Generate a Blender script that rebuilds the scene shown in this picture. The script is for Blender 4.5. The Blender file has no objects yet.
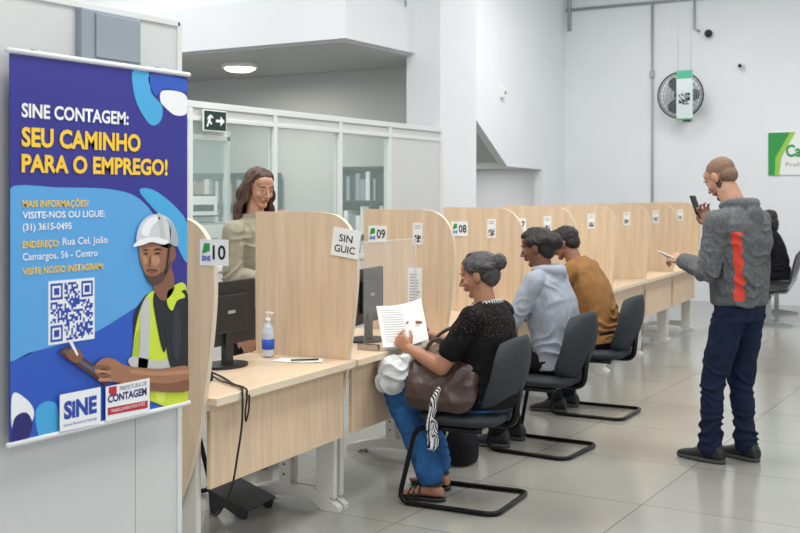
import bpy, bmesh, math, random, time
import numpy as np
from mathutils import Vector, Matrix, noise
random.seed(7)
T_START = time.time()
scene = bpy.context.scene
COL = scene.collection
V = Vector
PENDING = []
# ------------------------------------------------------------------ materials
def lin(c):
    c = c/255.0
    return c/12.92 if c <= 0.04045 else ((c+0.055)/1.055)**2.4
def C(r, g, b): return (lin(r), lin(g), lin(b), 1)
def mat(name, col, rough=0.6, metal=0.0, var=0.0, vscale=8.0, stretch=(1,1,1), bump=0.0, bscale=60.0, emit=0.0, trans=0.0, alpha=1.0, spec=0.5, sss=0.0):
    m = bpy.data.materials.new(name); m.use_nodes = True
    nt = m.node_tree; b = nt.nodes['Principled BSDF']
    b.inputs['Base Color'].default_value = col
    b.inputs['Roughness'].default_value = rough
    b.inputs['Metallic'].default_value = metal
    b.inputs['Specular IOR Level'].default_value = spec
    if sss:
        b.inputs['Subsurface Weight'].default_value = sss; b.inputs['Subsurface Radius'].default_value = (1.0,0.4,0.25); b.inputs['Subsurface Scale'].default_value = 0.008
    if trans: b.inputs['Transmission Weight'].default_value = trans
    if alpha < 1: b.inputs['Alpha'].default_value = alpha
    if emit:
        b.inputs['Emission Color'].default_value = col
        b.inputs['Emission Strength'].default_value = emit
    if var or bump:
        tc = nt.nodes.new('ShaderNodeTexCoord'); mp = nt.nodes.new('ShaderNodeMapping')
        mp.inputs['Scale'].default_value = stretch
        nt.links.new(tc.outputs['Object'], mp.inputs['Vector'])
    if var:
        n = nt.nodes.new('ShaderNodeTexNoise'); n.inputs['Scale'].default_value = vscale; n.inputs['Detail'].default_value = 5
        nt.links.new(mp.outputs[0], n.inputs['Vector'])
        r = nt.nodes.new('ShaderNodeValToRGB')
        r.color_ramp.elements[0].position = 0.3; r.color_ramp.elements[1].position = 0.7
        r.color_ramp.elements[0].color = tuple(max(0, x*(1-var)) for x in col[:3])+(1,)
        r.color_ramp.elements[1].color = tuple(min(1, x*(1+var)) for x in col[:3])+(1,)
        nt.links.new(n.outputs['Fac'], r.inputs[0]); nt.links.new(r.outputs[0], b.inputs['Base Color'])
    if bump:
        n2 = nt.nodes.new('ShaderNodeTexNoise'); n2.inputs['Scale'].default_value = bscale; n2.inputs['Detail'].default_value = 4
        nt.links.new(mp.outputs[0], n2.inputs['Vector'])
        bp = nt.nodes.new('ShaderNodeBump'); bp.inputs['Strength'].default_value = bump; bp.inputs['Distance'].default_value = 0.01
        nt.links.new(n2.outputs['Fac'], bp.inputs['Height']); nt.links.new(bp.outputs[0], b.inputs['Normal'])
    return m
M = {}
M['wall'] = mat('wall_paint', C(229,233,238), 0.75, var=0.02, vscale=1.5, bump=0.05, bscale=120)
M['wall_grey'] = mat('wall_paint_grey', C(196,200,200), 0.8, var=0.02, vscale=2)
M['ceil'] = mat('ceiling_paint', C(228,230,232), 0.85, var=0.01)
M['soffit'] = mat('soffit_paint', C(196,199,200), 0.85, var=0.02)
M['panel'] = mat('partition_laminate', C(207,210,210), 0.45, var=0.02, vscale=3)
M['alu'] = mat('painted_aluminium', C(222,226,225), 0.35, 0.1)
M['wood'] = mat('maple_laminate', C(219,193,163), 0.42, var=0.10, vscale=3.0, stretch=(14,14,1.0), bump=0.03)
M['woodtop'] = mat('maple_desktop', C(220,197,169), 0.35, var=0.08, vscale=3.0, stretch=(14,1.0,14), bump=0.02)
M['edge'] = mat('edge_band', C(224,208,184), 0.5, var=0.03)
M['leg'] = mat('desk_leg_steel', C(216,214,206), 0.4, 0.1, var=0.02)
M['black'] = mat('black_plastic', C(26,28,31), 0.45, var=0.1, bump=0.1, bscale=200)
M['blackfab'] = mat('chair_upholstery', C(44,51,58), 0.75, var=0.12, vscale=40, bump=0.25, bscale=300)
M['steel_black'] = mat('black_tube_steel', C(18,18,20), 0.3, 0.6)
M['chrome'] = mat('chrome', C(180,182,185), 0.25, 1.0)
M['screen'] = mat('screen_glass', C(12,14,18), 0.15)
M['paper'] = mat('paper', C(238,240,240), 0.7, var=0.02, vscale=20)
M['white'] = mat('white_plastic', C(236,238,238), 0.4, var=0.01)
M['eye'] = mat('eye_white', C(205,198,190), 0.3)
M['ink'] = mat('ink_black', C(20,20,24), 0.6)
M['greyink'] = mat('grey_ink', C(150,155,162), 0.7)
M['greybox'] = mat('grey_metal_box', C(150,160,170), 0.4, 0.3, var=0.03)
M['green'] = mat('green_print', C(40,150,70), 0.5)
M['dkgreen'] = mat('exit_sign_green', C(16,50,40), 0.4)
M['blueprint'] = mat('blue_print', C(40,80,190), 0.5)
M['acrylic'] = mat('acrylic', (0.92,0.95,0.95,1), 0.05, alpha=0.09)
M['glass'] = mat('partition_glass', (0.58,0.78,0.76,1), 0.03, alpha=0.15)
M['lamp'] = mat('lamp_glow', C(255,238,190), 0.5, emit=6)
M['conduit'] = mat('conduit_grey', C(170,175,178), 0.5, 0.2)
M['blade'] = mat('fan_blade_smoke', C(84,90,96), 0.4)
M['card'] = mat('cardboard', C(176,140,100), 0.8, var=0.08)

def floor_mat():
    m = bpy.data.materials.new('porcelain_tile_floor'); m.use_nodes = True
    nt = m.node_tree; b = nt.nodes['Principled BSDF']
    tc = nt.nodes.new('ShaderNodeTexCoord')
    br = nt.nodes.new('ShaderNodeTexBrick'); br.offset = 0; br.squash = 1
    br.inputs['Scale'].default_value = 1.0
    br.inputs['Brick Width'].default_value = 0.9; br.inputs['Row Height'].default_value = 0.9
    br.inputs['Mortar Size'].default_value = 0.004; br.inputs['Mortar Smooth'].default_value = 0.2
    br.inputs['Color1'].default_value = C(155,155,149); br.inputs['Color2'].default_value = C(162,162,155)
    br.inputs['Mortar'].default_value = C(116,116,110)
    nt.links.new(tc.outputs['Object'], br.inputs['Vector'])
    n = nt.nodes.new('ShaderNodeTexNoise'); n.inputs['Scale'].default_value = 2.5; n.inputs['Detail'].default_value = 6
    nt.links.new(tc.outputs['Object'], n.inputs['Vector'])
    mx = nt.nodes.new('ShaderNodeMixRGB'); mx.blend_type = 'MULTIPLY'; mx.inputs[0].default_value = 0.18
    nt.links.new(br.outputs['Color'], mx.inputs[1]); nt.links.new(n.outputs['Fac'], mx.inputs[2])
    nt.links.new(mx.outputs[0], b.inputs['Base Color'])
    b.inputs['Roughness'].default_value = 0.17
    return m
M['floor'] = floor_mat()

# ------------------------------------------------------------------ helpers
def empty(name, loc=(0,0,0), rz=0.0):
    o = bpy.data.objects.new(name, None); PENDING.append(o)
    o.location = loc; o.rotation_euler = (0,0,rz); o.empty_display_size = 0.1
    return o
def addobj(name, me, parent=None, mats=(), smooth=False):
    o = bpy.data.objects.new(name, me); PENDING.append(o)
    for m in mats: me.materials.append(m)
    if smooth: me.polygons.foreach_set('use_smooth', [True]*len(me.polygons))
    if parent: o.parent = parent
    return o
def mesh(name, verts, faces, m, parent=None, smooth=False):
    me = bpy.data.meshes.new(name); me.from_pydata([tuple(v) for v in verts], [], faces); me.update()
    bm = bmesh.new(); bm.from_mesh(me); bmesh.ops.recalc_face_normals(bm, faces=bm.faces); bm.to_mesh(me); bm.free()
    return addobj(name, me, parent, [m], smooth)
def box(name, lo, hi, m, parent=None, bevel=0.0, rot=None):
    bm = bmesh.new(); bmesh.ops.create_cube(bm, size=1)
    lo, hi = V(lo), V(hi); c = (lo+hi)/2; s = hi-lo
    for v in bm.verts: v.co = V((v.co.x*s.x, v.co.y*s.y, v.co.z*s.z))
    if bevel: bmesh.ops.bevel(bm, geom=bm.edges[:], offset=bevel, segments=2, affect='EDGES', profile=0.6)
    R = Matrix.Identity(3) if rot is None else rot
    for v in bm.verts: v.co = R@v.co + c
    me = bpy.data.meshes.new(name); bm.to_mesh(me); bm.free()
    return addobj(name, me, parent, [m])
def prism(name, pts, axis, a0, a1, m, parent=None, bevel=0.0):
    def P(p, a):
        if axis == 'y': return (p[0], a, p[1])
        if axis == 'x': return (a, p[0], p[1])
        return (p[0], p[1], a)
    bm = bmesh.new()
    f0 = bm.faces.new([bm.verts.new(P(p, a0)) for p in pts])
    r = bmesh.ops.extrude_face_region(bm, geom=[f0])
    d = V(P((0,0), a1))-V(P((0,0), a0))
    for v in [e for e in r['geom'] if isinstance(e, bmesh.types.BMVert)]: v.co += d
    bmesh.ops.recalc_face_normals(bm, faces=bm.faces)
    if bevel:
        bmesh.ops.bevel(bm, geom=[e for e in bm.edges if len(e.link_faces)==2 and e.calc_face_angle(0) > 0.9], offset=bevel, segments=2, affect='EDGES')
    me = bpy.data.meshes.new(name); bm.to_mesh(me); bm.free()
    return addobj(name, me, parent, [m])
def cm(pts, n=6, closed=True):
    out = []; L = len(pts)
    for i in range(L if closed else L-1):
        g = lambda k: V(pts[k % L]) if closed else V(pts[min(max(k,0),L-1)])
        p0,p1,p2,p3 = g(i-1),g(i),g(i+1),g(i+2)
        for j in range(n):
            t = j/n
            out.append(0.5*((2*p1)+(-p0+p2)*t+(2*p0-5*p1+4*p2-p3)*t*t+(-p0+3*p1-3*p2+p3)*t**3))
    if not closed: out.append(V(pts[-1]))
    return out
def fillet(pts, r, n=6):
    pts = [V(p) for p in pts]; out = [pts[0]]
    for i in range(1, len(pts)-1):
        a, b, c = pts[i-1], pts[i], pts[i+1]
        ra = min(r, (a-b).length*0.49, (c-b).length*0.49)
        p = b+(a-b).normalized()*ra; q = b+(c-b).normalized()*ra
        for j in range(n+1):
            t = j/n; out.append((1-t)**2*p+2*t*(1-t)*b+t*t*q)
    out.append(pts[-1]); return out
def tube(name, pts, r, m, parent=None, cyclic=False, seg=10):
    pts = [V(p) for p in pts]; N = len(pts); verts = []; faces = []
    up = V((0,0,1)); prev = None
    for i in range(N):
        a = pts[i-1] if (i > 0 or cyclic) else pts[i]
        b = pts[(i+1) % N] if (i < N-1 or cyclic) else pts[i]
        t = (b-a).normalized()
        if prev is None:
            u = t.cross(up)
            if u.length < 0.1: u = t.cross(V((1,0,0)))
            u.normalize()
        else:
            u = prev-t*prev.dot(t); u.normalize()
        prev = u; w = t.cross(u)
        for k in range(seg):
            an = 2*math.pi*k/seg
            verts.append(pts[i]+u*math.cos(an)*r+w*math.sin(an)*r)
    for i in range(N if cyclic else N-1):
        j = (i+1) % N
        for k in range(seg):
            k2 = (k+1) % seg
            faces.append((i*seg+k, i*seg+k2, j*seg+k2, j*seg+k))
    if not cyclic:
        faces.append(tuple(range(seg))); faces.append(tuple((N-1)*seg+k for k in range(seg)))
    return mesh(name, verts, faces, m, parent, True)
def cyl(name, p0, p1, r, m, parent=None, r2=None, seg=24):
    p0, p1 = V(p0), V(p1); d = p1-p0; bm = bmesh.new()
    bmesh.ops.create_cone(bm, cap_ends=True, segments=seg, radius1=r, radius2=r if r2 is None else r2, depth=d.length)
    R = d.to_track_quat('Z','Y').to_matrix()
    for v in bm.verts: v.co = R@v.co+(p0+p1)/2
    me = bpy.data.meshes.new(name); bm.to_mesh(me); bm.free()
    o = addobj(name, me, parent, [m])
    for p in me.polygons: p.use_smooth = len(p.vertices) == 4
    return o
def text(name, s, m, parent, origin, ux, uy, w=None, h=0.05, bold=0.0):
    cu = bpy.data.curves.new(name, 'FONT'); cu.body = s; cu.size = 1; cu.offset = bold; cu.resolution_u = 3
    o = bpy.data.objects.new(name, cu); COL.objects.link(o)
    dg = bpy.context.evaluated_depsgraph_get(); dg.update()
    me = bpy.data.meshes.new_from_object(o.evaluated_get(dg))
    bpy.data.objects.remove(o)
    xs = [v.co.x for v in me.vertices]
    if not xs: return None
    x0, x1 = min(xs), max(xs)
    capH = 0.73
    sy = h/capH; sx = (w/(x1-x0)) if w else sy
    O, ux, uy = V(origin), V(ux), V(uy)
    for v in me.vertices: v.co = O+ux*((v.co.x-x0)*sx)+uy*(v.co.y*sy)
    return addobj(name, me, parent, [m])

SPH = {}
def unit_sphere(seg):
    if seg not in SPH:
        rg = max(6, seg//2)
        vs = [(0,0,1.0)]
        for j in range(1, rg):
            ph = math.pi*j/rg
            for k in range(seg):
                a = 2*math.pi*k/seg; vs.append((math.sin(ph)*math.cos(a), math.sin(ph)*math.sin(a), math.cos(ph)))
        vs.append((0,0,-1.0)); fs = []
        for k in range(seg): fs.append((0, 1+k, 1+(k+1)%seg))
        for j in range(rg-2):
            for k in range(seg):
                a = 1+j*seg; b_ = a+seg; k2 = (k+1)%seg
                fs.append((a+k, b_+k, b_+k2, a+k2))
        last = len(vs)-1; a = 1+(rg-2)*seg
        for k in range(seg): fs.append((last, a+(k+1)%seg, a+k))
        SPH[seg] = (np.array(vs), fs)
    return SPH[seg]
class Blob:
    def __init__(s): s.P = []; s.F = []; s.n = 0
    def _add(s, vs, fs):
        n = s.n; s.P.append(vs); s.F.extend([tuple(i+n for i in f) for f in fs]); s.n += len(vs)
    def ell(s, c, r, R=None, seg=20):
        if isinstance(r, (int, float)): r = (r, r, r)
        vs, fs = unit_sphere(seg)
        vs = vs*np.array(r)
        if R is not None: vs = vs@np.array(R.to_3x3()).T
        s._add(vs+np.array(c), fs)
    def _fr(s, p1, r1, p2, r2, seg):
        d = p2-p1
        if d.length < 1e-4: return
        Rm = np.array(d.to_track_quat('Z','Y').to_matrix())
        an = np.linspace(0, 2*math.pi, seg, endpoint=False)
        ring = np.stack([np.cos(an), np.sin(an), np.zeros(seg)], 1)@Rm.T
        vs = np.concatenate([ring*r1+np.array(p1), ring*r2+np.array(p2)])
        fs = [(k, (k+1)%seg, seg+(k+1)%seg, seg+k) for k in range(seg)]
        fs.append(tuple(range(seg))[::-1]); fs.append(tuple(range(seg, 2*seg)))
        s._add(vs, fs)
    def cone(s, p1, r1, p2, r2, seg=16): s.chain([p1, p2], [r1, r2], seg)
    def chain(s, pts, rs, seg=16):
        pts = [V(p) for p in pts]
        for p, r in zip(pts, rs): s.ell(p, r, seg=seg)
        for i in range(len(pts)-1): s._fr(pts[i], rs[i], pts[i+1], rs[i+1], seg)
    def loft(s, rings, seg=28, e=2.3):
        vs = []
        for c, ax, ay in rings:
            for k in range(seg):
                a = 2*math.pi*k/seg; ca, sa = math.cos(a), math.sin(a)
                vs.append(tuple(V(c)+V(ax)*math.copysign(abs(ca)**(2/e), ca)+V(ay)*math.copysign(abs(sa)**(2/e), sa)))
        fs = []
        for i in range(len(rings)-1):
            A = i*seg; B = A+seg
            for k in range(seg): fs.append((A+k, A+(k+1)%seg, B+(k+1)%seg, B+k))
        fs.append(tuple(range(seg))[::-1]); L = (len(rings)-1)*seg; fs.append(tuple(range(L, L+seg)))
        vs = np.array(vs); vol = 0.0; o = vs.mean(0)
        for f in fs:
            for q in range(1, len(f)-1):
                vol += np.dot(vs[f[0]]-o, np.cross(vs[f[q]]-o, vs[f[q+1]]-o))
        if vol < 0: fs = [f[::-1] for f in fs]
        s._add(vs, fs)
    def raw(s, name):
        me = bpy.data.meshes.new(name); me.from_pydata(np.concatenate(s.P).tolist(), [], s.F); me.update(); return me
    def finish(s, name, m, parent, voxel=0.006, smooth=4, amp=0.0, scale=12.0, stretch=(1,1,1), amp2=0.0, scale2=40, folds=()):
        """folds: (point, direction, radius, amplitude, frequency): cloth creases around joints"""
        me = s.raw(name+'_src')
        o = bpy.data.objects.new(name, me); COL.objects.link(o)
        md = o.modifiers.new('r', 'REMESH'); md.mode = 'VOXEL'; md.voxel_size = voxel; md.use_smooth_shade = True
        if smooth:
            sm = o.modifiers.new('s', 'SMOOTH'); sm.factor = 0.5; sm.iterations = smooth
        dg = bpy.context.evaluated_depsgraph_get(); dg.update()
        me2 = bpy.data.meshes.new_from_object(o.evaluated_get(dg)); bpy.data.objects.remove(o)
        nv = len(me2.vertices)
        if (amp or amp2 or folds) and nv:
            co_ = np.empty(nv*3); me2.vertices.foreach_get('co', co_); co_ = co_.reshape(-1,3)
            nr = np.empty(nv*3); me2.vertex_normals.foreach_get('vector', nr); nr = nr.reshape(-1,3)
            d = np.zeros(nv); st = np.array(stretch)
            nz = noise.noise
            if amp:
                q = (co_*st*scale).tolist(); d += amp*np.array([nz(p) for p in q])
            if amp2:
                q = (co_*st*scale2).tolist(); d += amp2*np.array([nz(p) for p in q])
            if folds:
                near = np.zeros(nv, bool); W = []
                for a, b_, r_, am, fq in folds:
                    rel = co_-np.array(a); L2 = np.linalg.norm(rel, axis=1); mk = L2 < r_; near |= mk; W.append((rel, L2, mk))
                idx = np.nonzero(near)[0]; ph0 = np.zeros(nv)
                ph0[idx] = [5.0*nz(p) for p in (co_[idx]*8.0).tolist()]
                for (a, b_, r_, am, fq), (rel, L2, mk) in zip(folds, W):
                    bn_ = np.array(V(b_).normalized())
                    w_ = (1-(L2[mk]/r_)**2)**2
                    sn_ = np.abs(np.sin(rel[mk]@bn_*fq*0.5+ph0[mk]))
                    d[mk] += am*w_*(0.55-sn_**0.7)
            co_ += nr*d[:,None]
            me2.vertices.foreach_set('co', co_.ravel()); me2.update()
        me2.materials.clear()
        me2.name = name
        return addobj(name, me2, parent, [m], True)

# ------------------------------------------------------------------ camera (50 mm, eye height 1.55 m)
TH = math.atan(660/1111); sT, cT = math.sin(TH), math.cos(TH)
HC = 1.55
cam = bpy.data.cameras.new('camera'); co = bpy.data.objects.new('camera', cam); COL.objects.link(co)
co.location = (0,0,HC); co.rotation_euler = (math.radians(90), 0, TH)
cam.lens = 50; cam.sensor_width = 36; cam.shift_y = -71.5/800; cam.clip_end = 100
cam.dof.use_dof = True; cam.dof.focus_distance = 5.3; cam.dof.aperture_fstop = 5.0
scene.camera = co

# ------------------------------------------------------------------ room shell
box('floor', (-12,-3,-0.1), (7,16.2,0), M['floor'])
box('ceiling', (-12,-3,5.0), (7,16.4,5.1), M['ceil'])
box('wall_back', (-12,16.2,0), (7,16.4,5.0), M['wall'])
box('wall_left', (-12,-3,0), (-11.8,16.2,5.0), M['wall'])
prism('wall_side', [(13.0,2.62),(14.09,1.95),(15.3,1.93),(15.3,0),(16.2,0),(16.2,5.0),(10.3,5.0),(10.3,4.2)], 'x', -6.75, -6.63, M['wall'])
box('wall_recess', (-8.9,10.45,0), (-8.8,16.2,4.4), M['wall'])
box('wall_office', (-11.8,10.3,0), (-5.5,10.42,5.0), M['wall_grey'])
box('column', (-5.58,9.52,0), (-5.2,10.3,5.0), M['wall'])
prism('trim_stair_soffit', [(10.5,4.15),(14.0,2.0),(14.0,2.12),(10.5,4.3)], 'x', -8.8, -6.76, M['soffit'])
box('trim_recess_ceiling', (-8.8,14.0,1.97), (-6.76,16.19,2.1), M['wall'])
mz = empty('mezzanine')
box('fascia_slab', (-11.8,8.27,2.95), (-5.48,10.3,3.38), M['wall'], mz)
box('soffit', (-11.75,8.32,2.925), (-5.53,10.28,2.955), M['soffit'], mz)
box('parapet', (-11.8,8.40,3.38), (-5.60,8.52,4.3), M['wall'], mz)
box('parapet_side', (-5.72,8.52,3.38), (-5.60,10.3,4.3), M['wall'], mz)
box('parapet_cap', (-11.8,8.36,4.3), (-5.56,8.56,4.34), M['alu'], mz)
box('trim_1', (-11.8,6.4,3.55), (-8.0,6.6,3.95), M['wall'])
cl = empty('ceiling_lamp', (-7.37,9.13,2.925))
cyl('rim', (0,0,-0.05), (0,0,0), 0.19, M['white'], cl)
b = Blob(); b.ell((0,0,-0.05), (0.165,0.165,0.045)); b.finish('diffuser', M['lamp'], cl, 0.012, 1)

cb = empty('storage_cabinet', (-8.1,14.6,0))
box('body', (-0.25,-0.9,0), (0.25,0.9,1.62), mat('cabinet_beige', C(205,196,180), 0.6, var=0.03), cb, 0.01)
for i in range(3):
    box('door_%d'%(i+1), (0.25,-0.88+i*0.6,0.05), (0.268,-0.32+i*0.6,1.58), mat('cabinet_beige_d', C(208,196,176), 0.6), cb, 0.005)
    box('handle_%d'%(i+1), (0.268,-0.40+i*0.6,0.8), (0.285,-0.385+i*0.6,0.95), M['chrome'], cb)
box('window_1', (-8.79,13.2,1.68), (-8.76,16.0,1.88), M['screen'])

# ------------------------------------------------------------------ office glass partition
gp = empty('glass_partition', (-5.2,0,0))
ys = [3.6,4.9,5.87,6.84,7.74,8.54,9.5]
for i,y in enumerate(ys):
    box('post_%d'%i, (-0.03,y-0.022,0), (0.03,y+0.022,2.2), M['alu'], gp, 0.003)
box('top_rail', (-0.032,3.6,2.16), (0.032,9.5,2.205), M['alu'], gp, 0.003)
box('head_rail', (-0.028,3.6,2.07), (0.028,9.5,2.10), M['alu'], gp, 0.003)
box('sill_rail', (-0.032,3.6,1.0), (0.032,8.54,1.04), M['alu'], gp, 0.003)
box('top_infill', (-0.012,3.6,2.10), (0.012,9.5,2.16), M['panel'], gp)
for i in range(5):
    box('pane_%d'%i, (-0.004,ys[i]+0.022,1.04), (0.004,ys[i+1]-0.022,2.07), M['glass'], gp)
    box('lower_panel_%d'%i, (-0.018,ys[i]+0.022,0.02), (0.018,ys[i+1]-0.022,1.0), M['panel'], gp)
box('solid_panel', (-0.018,8.56,0.02), (0.018,9.48,2.07), M['panel'], gp)
ip = empty('inner_partition', (-7.4,0,0))
for k in range(4):
    box('post_%d'%k, (0,5.6+k*1.1,0), (0.05,5.65+k*1.1,2.2), M['alu'], ip, 0.003)
    if k < 3:
        box('pane_%d'%k, (0.02,5.65+k*1.1,1.04), (0.028,6.7+k*1.1,2.1), M['glass'], ip); box('lower_%d'%k, (0.01,5.65+k*1.1,0), (0.04,6.7+k*1.1,1.04), M['panel'], ip)
box('rail', (0,5.6,2.1), (0.05,8.95,2.15), M['alu'], ip, 0.003)
def shelf(name, x0, y0_, wd, ht, nsh):
    sh = empty(name, (x0,y0_,0)); h2 = wd/2
    box('back', (-h2,0.3,0), (h2,0.33,ht), M['black'], sh)
    for x in (-h2,0.0,h2-0.02): box('side', (x,0,0), (x+0.02,0.3,ht), M['black'], sh)
    st = (ht-0.04)/nsh
    for k in range(nsh+1): box('shelf_%d'%k, (-h2,0,0.02+k*st), (h2,0.3,0.04+k*st), M['black'], sh)
    for k in range(nsh):
        x = -h2+0.03
        while x < h2-0.09:
            w = random.uniform(0.03,0.07)
            col = random.choice(['paper','greybox','black','white','card'])
            box('binder', (x,0.04,0.045+k*st), (x+w,0.26,0.045+k*st+random.uniform(0.2,st*0.85)), M[col], sh)
            x += w+0.006
shelf('bookshelf', -6.25, 9.9, 0.9, 1.85, 5)
shelf('bookshelf', -8.3, 9.9, 1.3, 1.80, 5)
fc = empty('filing_cabinet', (-6.9,7.5,0))
for n_ in range(2):
    yb_ = -0.6+n_*0.62
    box('body_%d'%n_, (-0.25,yb_,0), (0.25,yb_+0.6,1.30), M['greybox'], fc, 0.01)
    for k in range(4):
        box('drawer_%d_%d'%(n_,k), (0.25,yb_+0.02,0.04+k*0.315), (0.266,yb_+0.58,0.335+k*0.315), M['alu'], fc, 0.004)
        box('pull_%d_%d'%(n_,k), (0.266,yb_+0.24,0.2+k*0.315), (0.28,yb_+0.36,0.215+k*0.315), M['chrome'], fc)
cx = empty('cardboard_box', (-6.9,7.15,1.302))
box('carton', (-0.18,-0.2,0), (0.18,0.2,0.26), M['card'], cx, 0.004); box('tape', (-0.182,-0.03,0.0), (0.182,0.03,0.262), M['edge'], cx)
pr_ = empty('office_printer', (-6.9,7.78,1.302))
box('body', (-0.2,-0.2,0), (0.2,0.2,0.24), M['white'], pr_, 0.02); box('tray', (0.19,-0.15,0.05), (0.28,0.15,0.065), M['black'], pr_, 0.004); box('panel', (0.1,-0.18,0.24), (0.19,0.18,0.255), M['black'], pr_, 0.004); box('slot', (0.198,-0.14,0.1), (0.203,0.14,0.16), M['ink'], pr_)

ex = empty('exit_sign', (-5.155,5.97,2.0))
box('plate', (0,0,0), (0.012,0.25,0.15), M['white'], ex, 0.002)
box('field', (0.012,0.008,0.008), (0.014,0.242,0.142), M['dkgreen'], ex)
prism('arrow', [(0.13,0.065),(0.18,0.065),(0.18,0.04),(0.225,0.075),(0.18,0.11),(0.18,0.085),(0.13,0.085)], 'x', 0.014, 0.016, M['white'], ex)
prism('runner', [(0.03,0.03),(0.045,0.03),(0.055,0.06),(0.075,0.045),(0.09,0.05),(0.07,0.075),(0.08,0.10),(0.10,0.09),(0.10,0.1),(0.075,0.118),(0.05,0.105),(0.035,0.085),(0.045,0.08),(0.05,0.085)], 'x', 0.014, 0.016, M['white'], ex)

# ------------------------------------------------------------------ foreground partition panel with banner
fp = empty('office_partition', (-2.80,0,0))
box('panel_a', (-0.04,1.3,0), (0.0,2.887,2.17), M['panel'], fp)
box('panel_b', (-0.04,2.890,0), (0.0,3.10,2.17), M['panel'], fp)
box('top_rail', (-0.045,1.3,2.17), (0.006,3.115,2.195), M['alu'], fp, 0.003)
box('end_post', (-0.045,3.10,0), (0.006,3.125,2.19), M['alu'], fp, 0.003)
jb = empty('junction_box', (-2.795,2.61,1.93))
box('casing', (-0.005,0,0.07), (0.025,0.275,0.24), M['greybox'], jb, 0.006)
box('lid', (0.025,0.06,0.08), (0.031,0.268,0.228), M['greybox'], jb, 0.003)
tube('cable', cm([(0.012,0.03,0.09),(0.012,0.02,0.06),(0.012,0.06,0.03)],5,False), 0.006, M['ink'], jb)

BX = -2.755
bn = empty('promotional_banner')
def uv(px, py, lay=0):
    k = (px-400)/1111; d = -BX/(sT-cT*k)
    return V((BX+0.0006*lay, d*(k*sT+cT), HC-(py-194.5)*d/1111))
y0, y1, z0, z1 = 2.307, 3.108, 0.79, 1.988
box('cloth', (BX-0.004,y0,z0), (BX,y1,z1), mat('banner_indigo', C(46,44,142), 0.45, var=0.03, vscale=2), bn)
tube('top_rod', [(BX,y0-0.01,z1+0.004),(BX,y1+0.01,z1+0.004)], 0.009, M['white'], bn)
tube('bottom_rod', [(BX,y0-0.01,z0-0.004),(BX,y1+0.01,z0-0.004)], 0.009, M['white'], bn)
for q,yy in enumerate((y0+0.12,y1-0.12)): tube('hook_%d'%q, [(BX,yy,z1+0.01),(BX-0.0435,yy,z1+0.02)], 0.004, M['chrome'], bn)
bc = {}
for n_,c_ in dict(sky=(88,165,226), cyan=(70,170,225), white=(240,243,246), yellow=(250,205,50), mid=(40,88,192), skin=(164,115,86), skin2=(132,88,65), skin3=(184,136,106), skin4=(148,101,75), stub=(84,60,48), dark=(24,26,36), dark2=(44,46,58),
                  vest=(205,225,60), vest2=(176,198,48), vest3=(222,238,96), silver=(196,198,196), silver2=(208,214,222), silver3=(170,178,188), red=(190,40,60), lip=(146,80,72), logo=(40,70,170), navy=(34,32,110), tablet=(84,42,44), grey=(90,95,110)).items():
    bc[n_] = mat('print_'+n_, C(*c_), 0.5)
def art(name, pts, c, lay, smooth=True, n=5):
    P2 = [uv(x,y,lay) for x,y in pts]
    if smooth: P2 = cm(P2, n)
    yz = [(min(max(p.y,y0),y1), min(max(p.z,z0),z1)) for p in P2]
    me = bpy.data.meshes.new(name); bm = bmesh.new()
    try:
        f = bm.faces.new([bm.verts.new((BX+0.0006*lay,a,b_)) for a,b_ in yz]); bmesh.ops.triangulate(bm, faces=[f])
    except Exception: pass
    for f in bm.faces:
        f.normal_update()
        if f.normal.x < 0: f.normal_flip()
    bm.to_mesh(me); bm.free()
    return addobj(name, me, bn, [bc[c]])
art('lower_field', [(8,300),(60,300),(110,310),(187,285),(187,402),(8,445)], 'mid', 1, False)
art('info_blob', [(6,188),(60,187),(112,189),(140,199),(160,226),(168,262),(150,295),(118,318),(90,334),(60,344),(30,352),(6,358),(2,300),(2,230)], 'sky', 2)
art('blob_accent', [(139,190),(158,192),(187,222),(187,262),(172,236),(158,214)], 'cyan', 2)
art('swirl_cyan', [(133,70),(148,72),(151,92),(162,106),(160,121),(150,124),(138,106),(133,88)], 'cyan', 2)
art('swirl_white', [(163,90),(185,94),(187,112),(176,115),(166,108),(160,100)], 'white', 2)
art('swirl_mid', [(150,74),(187,80),(187,92),(165,88),(155,95)], 'mid', 2)
art('corner_white', [(12,394),(24,397),(33,408),(32,420),(22,428),(12,430)], 'white', 3)
art('corner_cyan', [(35,412),(45,401),(57,406),(57,434),(40,438)], 'cyan', 3)
art('corner_navy', [(14,418),(26,412),(32,424),(26,440),(12,442)], 'navy', 4)
def btext(s, x, y, x2, h, c, bold=0.02, lay=5):
    a = uv(x,y,lay); b_ = uv(x2,y,lay); k=(x-400)/1111; d=-BX/(sT-cT*k)
    text('lettering', s, bc[c], bn, a, (0,1,0), (0,0,1), (b_.y-a.y), h*d/1111, bold)
btext('SINE CONTAGEM:', 21,116,128,14,'white',0.03)
btext('SEU CAMINHO', 21,145,140,19,'yellow',0.035)
btext('PARA O EMPREGO!', 21,171,167,18,'yellow',0.035)
btext('MAIS INFORMAÇÕES?', 22,206.5,88,7.0,'yellow',0.02)
btext('VISITE-NOS OU LIGUE:', 22,218,104,7.0,'white',0.02)
btext('(31) 3615-0495', 22,230,71,7.0,'white',0.02)
btext('ENDEREÇO:', 22,247.5,59,7.0,'yellow',0.02)
btext('Rua Cel. João', 62,244.5,107,7.5,'white',0.01)
btext('Camargos, 56 - Centro', 22,260,97,7.5,'white',0.01)
btext('VISITE NOSSO INSTAGRAM:', 22,274.5,103,7.0,'yellow',0.02)
qa, qb = uv(48,281), uv(94,338)
box('qr_back', (BX, qa.y, qb.z), (BX+0.0025, qb.y, qa.z), bc['white'], bn)
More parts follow.
